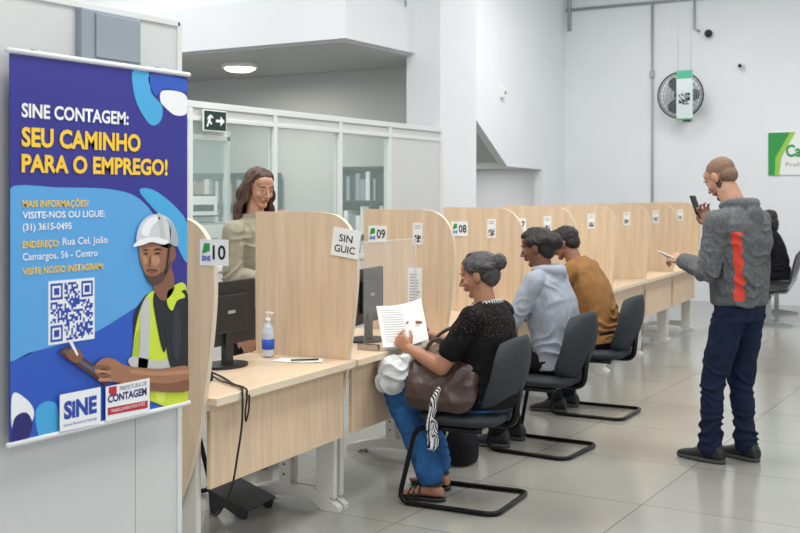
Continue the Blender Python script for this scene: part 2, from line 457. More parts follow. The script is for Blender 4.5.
N = 25; vs=[]; fs=[]; W=(qb.y-qa.y)*0.92; u0=qa.y+(qb.y-qa.y)*0.04; hh=(qa.z-qb.z)*0.92; w0=qb.z+(qa.z-qb.z)*0.04
def finder(i,j):
    for (a,b_) in ((0,0),(0,N-7),(N-7,N-7)):
        x,y=i-a,j-b_
        if -1<=x<=7 and -1<=y<=7:
            if x in(-1,7) or y in(-1,7): return 0
            return 1 if (x in(0,6) or y in(0,6) or (2<=x<=4 and 2<=y<=4)) else 0
    return None
for i in range(N):
    for j in range(N):
        f = finder(i,j); on = f if f is not None else (random.random()<0.5)
        if on:
            a = u0+W*i/N; b_ = w0+hh*j/N; k=len(vs)
            vs += [(BX+0.003,a,b_),(BX+0.003,a+W/N,b_),(BX+0.003,a+W/N,b_+hh/N),(BX+0.003,a,b_+hh/N)]; fs.append((k,k+1,k+2,k+3))
mesh('qr_modules', vs, fs, bc['logo'], bn)
art('sleeve_back', [(133,318),(141,300),(150,294),(156,320),(150,362),(136,352)], 'dark', 5)
art('vest', [(136,322),(143,300),(153,290),(170,286),(187,292),(187,402),(150,400),(130,384),(132,350)], 'vest', 6)
art('vest_shade', [(132,352),(137,330),(146,340),(150,400),(138,392),(130,384)], 'vest2', 7)
art('vest_light', [(152,372),(162,372),(164,398),(156,400)], 'vest3', 7)
art('shirt_v', [(153,293),(172,286),(175,298),(168,330),(163,352),(156,325)], 'dark', 8)
art('vest_stripe', [(140,308),(148,297),(149,335),(145,376),(137,376),(139,340)], 'silver', 8)
art('vest_band', [(131,356),(160,360),(187,352),(187,362),(160,371),(131,366)], 'silver', 8)
art('sleeve_front', [(166,312),(174,298),(187,294),(187,372),(172,372),(165,345)], 'dark', 9)
art('sleeve_fold', [(172,315),(178,310),(180,340),(176,360),(171,345)], 'dark2', 10)
art('vest_shoulder', [(167,290),(176,288),(184,296),(176,300),(171,310),(166,303)], 'vest', 10)
art('neck', [(151,272),(169,266),(173,288),(163,300),(154,292)], 'skin2', 10)
art('face', [(139.5,240),(156,236),(170,240),(172,256),(168,270),(159,281),(150,283),(144,273),(138.8,258)], 'skin', 11)
art('face_side', [(160,244),(170,242),(171,256),(167,268),(160,276),(158,262)], 'skin4', 12)
art('forehead_shade', [(140,243),(156,239),(169,243),(168,248),(155,245),(141,248)], 'skin2', 12)
art('cheek_light', [(151,255),(157,256),(158,262),(153,265),(150.5,261)], 'skin3', 13)
art('cheek_light_l', [(141,256),(145,257),(145.5,262),(142.5,264)], 'skin3', 13)
art('stubble', [(143.5,273),(148,275.5),(154,275),(162,270),(168.5,261),(169.5,264),(166,272.5),(159,282),(150,283.8),(145,277)], 'stub', 13)
art('moustache', [(145,269.3),(149,268.2),(155,269),(156,271),(149.5,270),(145.5,271)], 'stub', 14)
art('mouth', [(146.5,272.2),(149.5,271.2),(153.5,272),(150,273.8)], 'lip', 14)
art('ear', [(168,250),(173,247),(174,257),(169,262)], 'skin2', 13)
art('brow_l', [(140.5,250),(144,248.4),(147.5,249.8),(144,249.9)], 'dark', 14)
art('brow_r', [(151.5,249.6),(156,247.6),(161,249.2),(156,249.4)], 'dark', 14)
art('eye_l', [(142,253.2),(144.5,252.1),(147,253.2),(144.5,253.9)], 'dark', 14)
art('eye_r', [(152.8,252.9),(156,251.7),(159,252.8),(156,253.7)], 'dark', 14)
art('nose_shade', [(148.6,254),(149.6,262),(148.4,266),(145.8,265),(147.4,262)], 'skin2', 14)
art('nose_light', [(149.4,256),(151,262),(150.6,265),(149,264)], 'skin3', 14)
art('helmet', [(135.5,242),(136.5,228),(143,218),(154,213.5),(166,217),(174,229),(176,245),(165,242),(150,238)], 'silver2', 15)
art('helmet_shade', [(165,218),(174,229),(176,245),(168,242),(169,230)], 'silver3', 16)
art('helmet_light', [(139,232),(144,221),(153,216),(158,218),(150,226),(146,236)], 'white', 16)
art('helmet_ridge', [(156,214.5),(160,216),(164,240),(160,239)], 'silver', 16)
art('helmet_brim', [(131,246),(138,239),(153,236.5),(166,240.5),(162,244),(150,241.5),(140,244.5)], 'white', 17)
art('chin_strap', [(167,243),(169,243),(165,272),(163,274)], 'dark', 16, False)
art('forearm', [(187,366),(187,388),(160,390),(125,384),(104,378),(96,368),(106,360),(130,366),(160,368)], 'skin', 15)
art('forearm_shade', [(187,379),(187,390),(158,391),(124,385),(140,381),(165,383)], 'skin2', 16)
art('forearm_light', [(130,369),(160,371),(185,369),(185,373),(158,375),(132,373)], 'skin3', 16)
art('tablet', [(56,352),(64,345),(112,378),(104,385)], 'tablet', 17, False)
art('tablet_sheet', [(60,351),(64,348),(106,377),(103,380)], 'grey', 18, False)
art('hand', [(92,368),(97,360),(107,357),(120,364),(120,378),(108,381),(97,377)], 'skin', 19)
for q in range(4): art('finger', [(90+q*2,366+q*4),(98+q,364+q*4),(108,366+q*4),(107,369.5+q*3.6),(97,368.5+q*4)], 'skin3' if q%2 else 'skin2', 20)
art('pen', [(66,340),(69,339),(76,354),(74,355)], 'white', 20, False)
art('hand_left', [(64,352),(70,347),(78,350),(80,358),(74,362),(66,358)], 'skin2', 19)
art('sine_box', [(57,394),(98,386),(98,423),(57,431)], 'white', 21, False)
btext('SiNE', 61,418,94,17,'logo',0.05,22)
btext('Sistema Nacional de Emprego', 61,426,94,3,'logo',0.0,22)
art('city_box', [(103,386),(147,377),(147,412),(103,421)], 'white', 21, False)
btext('PREFEITURA DE', 117,390,144,4.5,'grey',0.0,22)
btext('CONTAGEM', 105,402,144,7.5,'navy',0.04,22)
art('crest', [(106,386.5),(114,385),(114,392),(110,395),(106,392.5)], 'red', 22, False)
art('city_band', [(105,407),(145,399.5),(145,407),(105,414.5)], 'red', 22, False)
btext('TRABALHANDO POR VOCÊ', 108,412,142,3.5,'white',0.0,23)

# ------------------------------------------------------------------ desk row
PHI = math.radians(4.2); A0 = V((-2.877,3.40,0)); EX = V((math.cos(PHI),math.sin(PHI),0)); EY = V((-math.sin(PHI),math.cos(PHI),0))
PITCH = 1.17
def row(t, s, z=0): return A0+EX*t+EY*s+V((0,0,z))
prof = [(-0.58,0.30),(-0.58,1.465),(-0.20,1.465)]+[tuple(p) for p in cm([(-0.20,1.465),(-0.10,1.445),(-0.03,1.385),(0.005,1.29),(0.01,1.15),(-0.005,0.98),(-0.03,0.80),(-0.06,0.62),(-0.11,0.44),(-0.17,0.30)],5,False)[1:]]
def sheet_on(parent, name, t0, z0_, w, h, label=None, kind='qr', y=-0.016):
    box(name, (t0,y,z0_), (t0+w,y+0.003,z0_+h), M['paper'], parent)
    yy = y-0.0008
    if kind == 'num':
        text('digits', label, M['ink'], parent, (t0+w*0.46,yy,z0_+h*0.25), (1,0,0), (0,0,1), w*0.46, h*0.55, 0.02)
        mesh('logo_arc', [(t0+w*0.08,yy,z0_+h*0.45),(t0+w*0.36,yy,z0_+h*0.55),(t0+w*0.36,yy,z0_+h*0.85),(t0+w*0.16,yy,z0_+h*0.85)], [(0,1,2,3)], M['green'], parent)
        text('logo_word', 'SINE', M['blueprint'], parent, (t0+w*0.07,yy,z0_+h*0.18), (1,0,0), (0,0,1), w*0.32, h*0.2, 0.04)
    elif kind == 'qr':
        vs=[]; fs=[]
        n=9
        for i in range(n):
            for j in range(n):
                if random.random()<0.55:
                    a=t0+w*(0.15+0.7*i/n); c=z0_+h*0.12+w*0.7*j/n; e=w*0.7/n; k=len(vs)
                    vs += [(a,yy,c),(a+e,yy,c),(a+e,yy,c+e),(a,yy,c+e)]; fs.append((k,k+1,k+2,k+3))
        mesh('print', vs, fs, M['ink'], parent)
        for q in range(2):
            box('line', (t0+w*0.2,yy-0.0003,z0_+h*(0.75+0.1*q)), (t0+w*0.8,yy,z0_+h*(0.78+0.1*q)), M['greyink'], parent)
    elif kind == 'doc':
        for q in range(11):
            box('line', (t0+w*0.12,yy-0.0003,z0_+h*(0.1+0.072*q)), (t0+w*random.uniform(0.6,0.88),yy,z0_+h*(0.125+0.072*q)), M['greyink'], parent)
nums = ['10','','09','08','07','06','05','04','03']
for i in range(9):
    dv = empty('desk_divider', row(0, PITCH*i), PHI)
    prism('panel', prof, 'y', -0.0125, 0.0125, M['wood'], dv)
    edge = [V((p[0],0,p[1])) for p in prof[2:]]
    vv=[]; ff=[]
    for q,p in enumerate(edge): vv += [(p.x+0.0015,-0.0135,p.z+0.001),(p.x+0.0015,0.0135,p.z+0.001)]
    for q in range(len(edge)-1): ff.append((2*q,2*q+1,2*q+3,2*q+2))
    mesh('edge_band', vv, ff, M['edge'], dv)
    if i == 0:
        sheet_on(dv, 'number_plate', -0.055, 1.272, 0.135, 0.103, '10', 'num')
    elif i == 1:
        R = Matrix.Rotation(math.radians(8),3,'Y')
        box('notice', (-0.125,-0.020,1.245), (0.03,-0.017,1.385), M['paper'], dv, 0, R)
        text('notice_1', 'SIN', M['ink'], dv, (-0.085,-0.0215,1.325), (0.99,0,-0.14), (0.14,0,0.99), 0.075, 0.036, 0.01)
        text('notice_2', 'GUIC', M['ink'], dv, (-0.112,-0.0215,1.275), (0.99,0,-0.14), (0.14,0,0.99), 0.115, 0.036, 0.01)
    else:
        sheet_on(dv, 'number_plate', -0.55+0.03*(i>2), 1.265, 0.125, 0.10, nums[i], 'num')
        sheet_on(dv, 'qr_notice', -0.25, 1.255, 0.062, 0.13)
        if i == 2: sheet_on(dv, 'info_notice', -0.285, 0.88, 0.095, 0.24, None, 'doc')
for i in range(8):
    dk = empty('service_desk', row(0, PITCH*i), PHI)
    ya, yb = 0.014, PITCH-0.014
    box('top', (-0.62,ya,0.712), (0.0,yb,0.742), M['woodtop'], dk, 0.003)
    box('front_edge', (0.0,ya,0.710), (0.006,yb,0.743), M['edge'], dk, 0.002)
    box('modesty_panel', (-0.065,ya+0.03,0.37), (-0.047,yb-0.03,0.712), M['wood'], dk)
    for j,(yy,e) in enumerate(((ya+0.002,0.032),(yb-0.034,0.032))):
        box('upright_%d'%j, (-0.20,yy,0.06), (-0.095,yy+e,0.712), M['leg'], dk, 0.006)
        box('upright_rear_%d'%j, (-0.42,yy+0.004,0.06), (-0.36,yy+e-0.004,0.712), M['leg'], dk, 0.005)
        box('bracket_%d'%j, (-0.6,yy,0.685), (-0.05,yy+e,0.712), M['leg'], dk, 0.003)
        ft = [(-0.68,0.0),(-0.60,0.0),(-0.58,0.02),(-0.42,0.045),(-0.24,0.045),(-0.19,0.02),(-0.17,0.0),(-0.07,0.0),(-0.07,0.02),(-0.10,0.04),(-0.15,0.075),(-0.22,0.10),(-0.42,0.10),(-0.56,0.07),(-0.66,0.04),(-0.68,0.02)]
        prism('foot_%d'%j, ft, 'y', yy-0.006, yy+e+0.006, M['leg'], dk)
        if j == 1:
            for q in range(6):
                cyl('cable_hole_%d_%d'%(j,q), (-0.39,yy+0.003,0.15+q*0.05), (-0.39,yy+0.0045,0.15+q*0.05), 0.006, M['black'], dk, seg=10)

def monitor(name, t, s, rz=0.0, w=0.46):
    mo = empty(name, row(t, s, 0.743), PHI+rz)
    box('housing', (-0.012,-w/2,0.10), (0.018,w/2,0.40), M['black'], mo, 0.006)
    box('screen', (-0.0145,-w/2+0.012,0.118), (-0.012,w/2-0.012,0.388), M['screen'], mo)
    box('rear_bulge', (0.018,-0.13,0.16), (0.04,0.13,0.34), M['black'], mo, 0.01)
    box('neck', (0.0,-0.03,0.01), (0.03,0.03,0.22), M['black'], mo, 0.004)
    box('badge', (0.0401,-0.03,0.25), (0.0405,0.03,0.265), M['greyink'], mo)
    prism('base', [(0.10*math.cos(a)+0.0,0.13*math.sin(a)) for a in [k*math.pi/12 for k in range(24)]], 'z', 0.0, 0.012, M['black'], mo)
    return mo
monitor('computer_monitor', -0.46, 0.72)
for i in range(1,8):
    monitor('computer_monitor', -0.30 if i==1 else -0.46, PITCH*i+0.66 if i==1 else PITCH*i+0.62, 0.12 if i==1 else 0.0)
    kb = empty('keyboard', row(-0.54, PITCH*i+0.16, 0.743), PHI)
    box('tray', (-0.05,-0.13,0), (0.05,0.2,0.016), M['black'], kb, 0.004)
    box('keys', (-0.042,-0.12,0.016), (0.042,0.19,0.022), M['greybox'], kb, 0.002)
ac = empty('acrylic_shield', row(-0.12, PITCH+0.30, 0.743), PHI)
box('sheet', (-0.003,0,0.03), (0.003,0.62,0.56), M['acrylic'], ac, 0.001)
box('foot_l', (-0.05,0.02,0), (0.07,0.05,0.03), M['chrome'], ac, 0.003)
box('foot_r', (-0.05,0.57,0), (0.07,0.60,0.03), M['chrome'], ac, 0.003)
box('edge_r', (-0.004,0.617,0.03), (0.004,0.622,0.56), M['alu'], ac)
box('edge_t', (-0.004,0,0.558), (0.004,0.62,0.562), M['alu'], ac)
sb = empty('sanitizer_bottle', row(-0.44,1.06,0.743))
b = Blob(); b.loft([((0,0,0.004),(0.030,0,0),(0,0.03,0)),((0,0,0.12),(0.031,0,0),(0,0.031,0)),((0,0,0.15),(0.024,0,0),(0,0.024,0)),((0,0,0.17),(0.012,0,0),(0,0.012,0)),((0,0,0.18),(0.012,0,0),(0,0.012,0))],24,2)
b.finish('body', mat('clear_gel_bottle', C(215,228,235), 0.15, alpha=0.75), sb, 0.003, 1)
cyl('collar', (0,0,0.175), (0,0,0.195), 0.014, M['white'], sb); cyl('stem', (0,0,0.195), (0,0,0.215), 0.005, M['white'], sb)
box('nozzle', (-0.01,-0.008,0.213), (0.03,0.008,0.225), M['white'], sb, 0.003)
cyl('label', (0,0,0.04), (0,0,0.09), 0.0322, M['blueprint'], sb)
pp = empty('paper_sheets', row(-0.26,1.02,0.7435), PHI+0.2)
for k in range(3):
    R = Matrix.Rotation(0.2*k-0.1,3,'Z'); box('sheet_%d'%k, (-0.10+0.03*k,-0.06,0.0006*k), (0.08+0.03*k,0.06,0.0006*k+0.0005), M['paper'], pp, 0, R)
tube('pen', [(0.0,-0.05,0.008),(0.12,0.01,0.008)], 0.004, M['ink'], pp)
ms = empty('desk_phone', row(-0.36,0.28,0.743), PHI)
prism('body', [(-0.1,0),(0.1,0),(0.1,0.03),(-0.1,0.06)], 'y', -0.08, 0.08, M['black'], ms, 0.004)
b=Blob(); b.chain([(-0.09,-0.05,0.07),(-0.03,-0.05,0.078),(0.05,-0.05,0.06),(0.09,-0.05,0.045)],[0.022,0.014,0.014,0.022]); b.finish('handset', M['black'], ms, 0.005, 2)
cbm = empty('power_cable', row(0,0,0), PHI)
tube('lead_1', cm([(-0.40,0.50,0.757),(-0.26,0.42,0.75),(-0.12,0.30,0.75),(-0.02,0.22,0.752),(0.013,0.18,0.74),(0.018,0.17,0.62),(0.018,0.14,0.50),(0.0,0.12,0.36),(-0.09,0.16,0.24),(-0.2,0.25,0.20)],8,False), 0.0045, M['ink'], cbm)
tube('lead_2', cm([(-0.38,0.47,0.757),(-0.2,0.33,0.75),(-0.02,0.235,0.752),(0.012,0.215,0.73),(0.014,0.20,0.66),(0.013,0.205,0.62),(0.013,0.225,0.66),(0.013,0.23,0.725)],8,False), 0.004, M['ink'], cbm)
fr = empty('footrest', row(-0.50,0.93,0), PHI)
prism('platform', [(-0.12,0.11),(0.10,0.04),(0.11,0.05),(-0.11,0.125)], 'y', -0.13, 0.13, M['black'], fr)
for yy in (-0.12,0.10): prism('side', [(-0.11,0.0),(-0.09,0.0),(-0.04,0.05),(0.07,0.0),(0.09,0.0),(0.10,0.042),(-0.12,0.112)], 'y', yy, yy+0.02, M['black'], fr)

# ------------------------------------------------------------------ chairs
def visitor_chair(name, x, y, face):
    ch = empty(name, (x,y,0), face)
    b = Blob()
    b.loft([((0,0.0,0.405),(0.17,0,0),(0,0.17,0)),((0,0.0,0.415),(0.215,0,0),(0,0.205,0)),((0,0.0,0.44),(0.235,0,0),(0,0.225,0)),((0,0.0,0.462),(0.225,0,0),(0,0.215,0)),((0,-0.01,0.472),(0.16,0,0),(0,0.15,0))],40,3.2)
    b.finish('seat', M['blackfab'], ch, 0.008, 5)
    nx, nz = 17, 15; vs=[]; fs=[]
    def pt(u, w, off):
        k = (1-0.34*abs(w)**3.0); kz = (1-0.16*abs(u)**3.0)
        X = 0.225*u*k; Z = 0.655+0.200*w*kz
        Yc = -0.215-0.10*(w+1)*0.5 + 0.075*u*u - 0.02*math.cos(w*2.0)
        return V((X, Yc-off, Z))
    for side,off in ((0,-0.018),(1,0.018)):
        for j in range(nz):
            for i in range(nx):
                u=-1+2*i/(nx-1); w=-1+2*j/(nz-1)
                ed = max(abs(u),abs(w)); o2 = off*(1-0.7*ed**6)
                vs.append(pt(u,w,o2))
    def id_(s,i,j): return s*nx*nz+j*nx+i
    for s in (0,1):
        for j in range(nz-1):
            for i in range(nx-1): fs.append((id_(s,i,j),id_(s,i+1,j),id_(s,i+1,j+1),id_(s,i,j+1)))
    for i in range(nx-1):
        for j in (0,nz-1): fs.append((id_(0,i,j),id_(0,i+1,j),id_(1,i+1,j),id_(1,i,j)))
    for j in range(nz-1):
        for i in (0,nx-1): fs.append((id_(0,i,j),id_(0,i,j+1),id_(1,i,j+1),id_(1,i,j)))
    mesh('back_rest', vs, fs, M['blackfab'], ch, True)
    tube('back_bar', fillet([(0,-0.02,0.40),(0,-0.25,0.40),(0,-0.275,0.62)],0.06), 0.018, M['steel_black'], ch)
    box('under_plate', (-0.11,-0.12,0.385), (0.11,0.12,0.405), M['steel_black'], ch, 0.004)
    pts = fillet([(-0.19,-0.15,0.395),(-0.20,0.20,0.395),(-0.225,0.285,0.014),(-0.235,-0.24,0.014),(0.235,-0.24,0.014),(0.225,0.285,0.014),(0.20,0.20,0.395),(0.19,-0.15,0.395)],0.07,8)
    tube('sled_frame', pts, 0.0125, M['steel_black'], ch)
    tube('seat_cross', [(-0.19,-0.1,0.395),(0.19,-0.1,0.395)], 0.011, M['steel_black'], ch)
    return ch
L90 = math.pi/2
visitor_chair('cantilever_chair', -2.585, 5.03, L90+0.08)
visitor_chair('cantilever_chair', -2.70, 6.28, L90-0.03)
visitor_chair('cantilever_chair', -2.82, 7.52, L90+0.03)
visitor_chair('cantilever_chair', -3.98, 4.15, -L90+0.3)

# ------------------------------------------------------------------ people
def frame(f, up=V((0,0,1))):
    f = V(f).normalized(); r = f.cross(up).normalized(); u = r.cross(f)
    return Matrix((r,f,u)).transposed()
def head(skin, c, f, parent, skinmat, eyecol=(50,30,20), lip=(150,80,75), brow=(30,22,18), scale=1.0, up=V((0,0,1))):
    R = frame(f, up); c = V(c); S = scale
    T = lambda x,y,z: c+R@V((x*S,y*S,z*S))
    E = lambda p,r: skin.ell(T(*p), tuple(k*S for k in r), R)
    E((0,-0.012,0.030),(0.074,0.095,0.082)); E((0,0.026,-0.018),(0.061,0.062,0.084))
    E((0,0.020,-0.062),(0.048,0.050,0.038)); E((0,0.062,-0.096),(0.023,0.020,0.017))
    E((0,0.055,0.045),(0.055,0.034,0.042))
    for s in (-1,1):
        E((0.033*s,0.063,-0.028),(0.023,0.022,0.022)); E((0.076*s,-0.006,-0.008),(0.009,0.020,0.031)); E((0.011*s,0.097,-0.036),(0.009,0.010,0.007))
        skin.cone(T(0.045*s,0.0,-0.058),0.018*S,T(0.012*s,0.06,-0.092),0.016*S)
    skin.cone(T(-0.034,0.080,0.023),0.0095*S,T(0.034,0.080,0.023),0.0095*S)
    skin.cone(T(0,0.085,0.012),0.0065*S,T(0,0.112,-0.032),0.0095*S)
    E((0,0.083,-0.058),(0.023,0.013,0.016))
    def small(name, rc, m):
        b = Blob()
        for q in rc: b.ell(T(*q[0]), tuple(k*S for k in q[1]), R, 14)
        addobj(name, b.raw(name), parent, [m], True)
    small('eyes', [((0.031*s,0.078,0.002),(0.012,0.0095,0.0065)) for s in (-1,1)], M['eye'])
    small('irises', [((0.031*s,0.0850,0.002),(0.0055,0.0035,0.0055)) for s in (-1,1)], mat('iris', C(*eyecol), 0.2))
    small('eyelids', [((0.031*s,0.0815,0.0085),(0.0145,0.0085,0.0042)) for s in (-1,1)]+[((0.031*s,0.0795,-0.0055),(0.0135,0.008,0.003)) for s in (-1,1)], skinmat)
    small('eyebrows', [((0.032*s,0.088,0.026),(0.017,0.0045,0.003)) for s in (-1,1)], mat('brow', C(*brow), 0.8))
    small('lips', [((0,0.094,-0.0545),(0.020,0.006,0.0036)),((0,0.0935,-0.0620),(0.017,0.006,0.0042))], mat('lips', C(*lip), 0.5))
    return T, R
def strands(b, T, n, a0, a1, target, r=0.005, top=0.095, out=0.088, side=0.03, rnd=0.006):
    """hair strands swept from the crown over the skull towards target (local head coords)"""
    for q in range(n):
        a = random.uniform(a0, a1); j = lambda: random.uniform(-rnd, rnd)
        p0_ = (0.055*math.sin(a)+j(), 0.07*math.cos(a)-0.01, top-0.008)
        p1_ = (out*math.sin(a)+j(), out*math.cos(a)-0.03, side+j()*2)
        p2_ = (target[0]+0.03*math.sin(a), target[1]+j(), target[2]+j())
        if abs(a) < 0.5: p1_ = (0.05*math.sin(a), 0.0, 0.12)
        b.chain(cm([T(*p0_),T(*p1_),T(*p2_)],3,False), [r]*7, 6)
def hand(b, wrist, dr, pn, th, curl=0.5, S=1.0, curls=None):
    w = V(wrist); dr = V(dr).normalized(); pn = V(pn); pn = (pn-dr*pn.dot(dr)).normalized(); ac = dr.cross(pn)
    if ac.dot(V(th)) < 0: ac = -ac
    b.loft([(w+dr*d*S, ac*hw*S, pn*hd*S) for d,hw,hd in ((-0.02,0.024,0.019),(0.01,0.028,0.018),(0.04,0.037,0.016),(0.07,0.041,0.014),(0.09,0.037,0.010))],20,2.6)
    Ls = [(0.042,0.026,0.020),(0.046,0.029,0.021),(0.043,0.027,0.020),(0.034,0.021,0.018)]
    for j,off in enumerate((0.032,0.0105,-0.0105,-0.031)):
        p = w+dr*(0.084-abs(off)*0.25)*S+ac*off*S; a = 0.0
        cu = curls[j] if curls else curl
        pts=[p]; rs=[0.0092*S]
        for q,l in enumerate(Ls[j]):
            a += cu*(0.6,0.95,0.7)[q]
            d = (dr+ac*off*4.0).normalized()*math.cos(a)+pn*math.sin(a)
            p = p+d*l*S; pts.append(p); rs.append((0.0084,0.0077,0.0068)[q]*S)
        b.chain(pts, rs, 10)
    p = w+dr*0.018*S+ac*0.024*S; pts=[p]; rs=[0.014*S]
    for q,(d,l,r) in enumerate(((ac*0.75+dr*0.65+pn*0.25,0.042,0.0115),(dr*0.85+ac*0.3+pn*0.45,0.030,0.0098),(dr*0.8+ac*0.05+pn*0.6,0.024,0.0082))):
        p = p+d.normalized()*l*S; pts.append(p); rs.append(r*S)
    b.chain(pts, rs, 10)
def arm(b, sh, el, wr, r=(0.052,0.040,0.036,0.025), inf=0.0, t=1.0):
    sh,el,wr = V(sh),V(el),V(wr)
    pts=[sh, sh.lerp(el,0.5), el, el.lerp(wr,0.3), wr]; rs=[r[0]+inf,(r[0]+r[1])/2+0.002+inf,r[1]+inf,r[2]+0.004+inf,r[3]+inf]
    if t < 1.0:
        e = sh.lerp(el,t); b.chain([sh,e],[r[0]+inf, r[0]*(1-t)+r[1]*t+inf+0.008]); return
    b.chain(pts, rs)
def leg(b, hp, kn, an, r=(0.088,0.060,0.056,0.036), inf=0.0, cuff=0.0):
    hp,kn,an = V(hp),V(kn),V(an)
    pts=[hp, hp.lerp(kn,0.5), kn, kn.lerp(an,0.3), kn.lerp(an,0.65), an]
    rs=[r[0]+inf,(r[0]+r[1])/2+0.004+inf,r[1]+inf,r[2]+inf,(r[2]+r[3])/2+inf,r[3]+inf+cuff]
    b.chain(pts, rs)
def jfold(a, j, c, R=0.16, am=0.008, fq=75):
    a,j,c = V(a),V(j),V(c); d=((j-a).normalized()+(c-j).normalized())
    return (j, d, R, am, fq)
def rings(T_, inf=0.0, a=0, b_=None):
    out=[]; L=T_[a:b_]
    for i,(c,hw,hd) in enumerate(L):
        p = V(L[max(i-1,0)][0]); n = V(L[min(i+1,len(L)-1)][0]); t=(n-p).normalized()
        ay = t.cross(V((1,0,0))).normalized()
        out.append((V(c), V((hw+inf,0,0)), ay*(hd+inf)))
    return out
def shoe(parent, an, dirv, m, sole, L=0.27, name='shoe'):
    d = V(dirv).normalized(); a = V((an[0],an[1],0)); r = d.cross(V((0,0,1)))
    b = Blob()
    pr = [(-0.075,0.032,0.030,0.045),(-0.06,0.036,0.045,0.06),(0.0,0.038,0.042,0.058),(0.05,0.040,0.034,0.045),(0.11,0.045,0.024,0.036),(0.155,0.040,0.020,0.030),(0.185,0.024,0.014,0.024)]
    k = L/0.27
    b.loft([(a+d*y*k+V((0,0,zc)), r*w, V((0,0,1))*h) for y,w,h,zc in pr],24,2.4)
    b.cone(a+V((0,0,0.06)),0.040,V(an)+V((0,0,0.01)),0.043)
    b.finish(name, m, parent, 0.006, 3)
    b2 = Blob()
    b2.loft([(a+V((0,0,0.002))+d*0.055*k, r*0.046, d*0.138*k),(a+V((0,0,0.024))+d*0.055*k, r*0.047, d*0.14*k)],32,2.6)
    b2.finish(name+'_sole', sole, parent, 0.006, 1)
    for q in range(4):
        c = a+d*(0.045+q*0.02)*k+V((0,0,0.085-q*0.009))
        tube(name+'_lace', [c-r*0.018,c+V((0,0,0.004)),c+r*0.018], 0.0022, sole, parent, seg=6)

def fabric(name, col, var=0.12, bump=0.3):
    return mat(name, col, 0.9, var=var, vscale=16, bump=bump, bscale=260, spec=0.2)
def skinm(name, col): return mat(name, col, 0.48, var=0.07, vscale=14, bump=0.05, bscale=150, sss=0.25)
hair_dark = mat('hair_dark', C(30,26,26), 0.5, var=0.5, vscale=10, stretch=(6,2,2), bump=0.6, bscale=60)
hair_brown = mat('hair_brown', C(84,58,44), 0.45, var=0.5, vscale=14, stretch=(5,5,1), bump=0.6, bscale=60)
hair_grey = mat('hair_grey', C(68,66,68), 0.5, var=0.7, vscale=20, stretch=(6,1.5,2), bump=0.6, bscale=70)
jeans = fabric('denim_blue', C(50,98,152), 0.2)
jeans_dark = fabric('denim_dark', C(26,36,60), 0.2)
shoe_dark = mat('shoe_black', C(32,35,38), 0.6, bump=0.2, bscale=200); sole_m = mat('rubber_sole', C(70,70,70), 0.8)

def lace_mat():
    m = bpy.data.materials.new('black_lace'); m.use_nodes=True; nt=m.node_tree; b=nt.nodes['Principled BSDF']
    tc=nt.nodes.new('ShaderNodeTexCoord'); vo=nt.nodes.new('ShaderNodeTexVoronoi'); vo.inputs['Scale'].default_value=80
    nt.links.new(tc.outputs['Object'],vo.inputs['Vector'])
    r=nt.nodes.new('ShaderNodeValToRGB'); r.color_ramp.elements[0].position=0.20; r.color_ramp.elements[0].color=C(74,54,48); r.color_ramp.elements[1].position=0.40; r.color_ramp.elements[1].color=C(15,15,18)
    nt.links.new(vo.outputs['Distance'],r.inputs[0])
    sp=nt.nodes.new('ShaderNodeSeparateXYZ'); nt.links.new(tc.outputs['Object'],sp.inputs[0])
    mr=nt.nodes.new('ShaderNodeMapRange'); mr.inputs[1].default_value=0.84; mr.inputs[2].default_value=0.86; nt.links.new(sp.outputs['Z'],mr.inputs[0])
    mx=nt.nodes.new('ShaderNodeMixRGB'); nt.links.new(mr.outputs[0],mx.inputs[0]); mx.inputs[1].default_value=C(18,18,21); nt.links.new(r.outputs[0],mx.inputs[2])
    nt.links.new(mx.outputs[0],b.inputs['Base Color']); b.inputs['Roughness'].default_value=0.85; b.inputs['Specular IOR Level'].default_value=0.2
    return m
def foot_bare(b, an, dirv):
    d=V(dirv).normalized(); a=V((an[0],an[1],0)); r=d.cross(V((0,0,1)))
    b.chain([V(an), a+V((0,0,0.055))+d*(-0.02)],[0.034,0.036])
    b.loft([(a+d*y+V((0,0,zc)), r*w, V((0,0,h))) for y,w,h,zc in [(-0.06,0.024,0.02,0.045),(-0.03,0.031,0.032,0.052),(0.03,0.033,0.032,0.055),(0.08,0.038,0.022,0.042),(0.12,0.041,0.014,0.034),(0.135,0.036,0.010,0.031)]],20,2.3)
    for j in range(5):
        o=-0.032+0.016*j; b.chain([a+d*0.12+r*o+V((0,0,0.032)), a+d*(0.165-0.006*j)+r*o*1.05+V((0,0,0.029))],[0.0085,0.0085],10)
def sandal(parent, an, dirv):
    d=V(dirv).normalized(); a=V((an[0],an[1],0)); r=d.cross(V((0,0,1)))
    b=Blob(); b.loft([(a+d*0.055+V((0,0,0.003)), r*0.045, d*0.13),(a+d*0.055+V((0,0,0.021)), r*0.045, d*0.13)],32,2.6); b.finish('sandal_sole', M['black'], parent, 0.006, 1)
    for y,w,h in ((0.11,0.045,0.052),(0.085,0.045,0.062),(0.055,0.043,0.078)):
        pts=[a+d*y+r*w*math.cos(t)+V((0,0,0.014+(h-0.014)*math.sin(t))) for t in [k*math.pi/12 for k in range(13)]]
        tube('sandal_strap', pts, 0.0065, M['black'], parent)
    pts=[a+d*(-0.005)+V((0,0,0.085))+r*0.042*math.cos(t)+d*0.046*math.sin(t) for t in [k*math.pi/10 for k in range(20)]]
    tube('ankle_strap', pts, 0.007, M['black'], parent, cyclic=True)

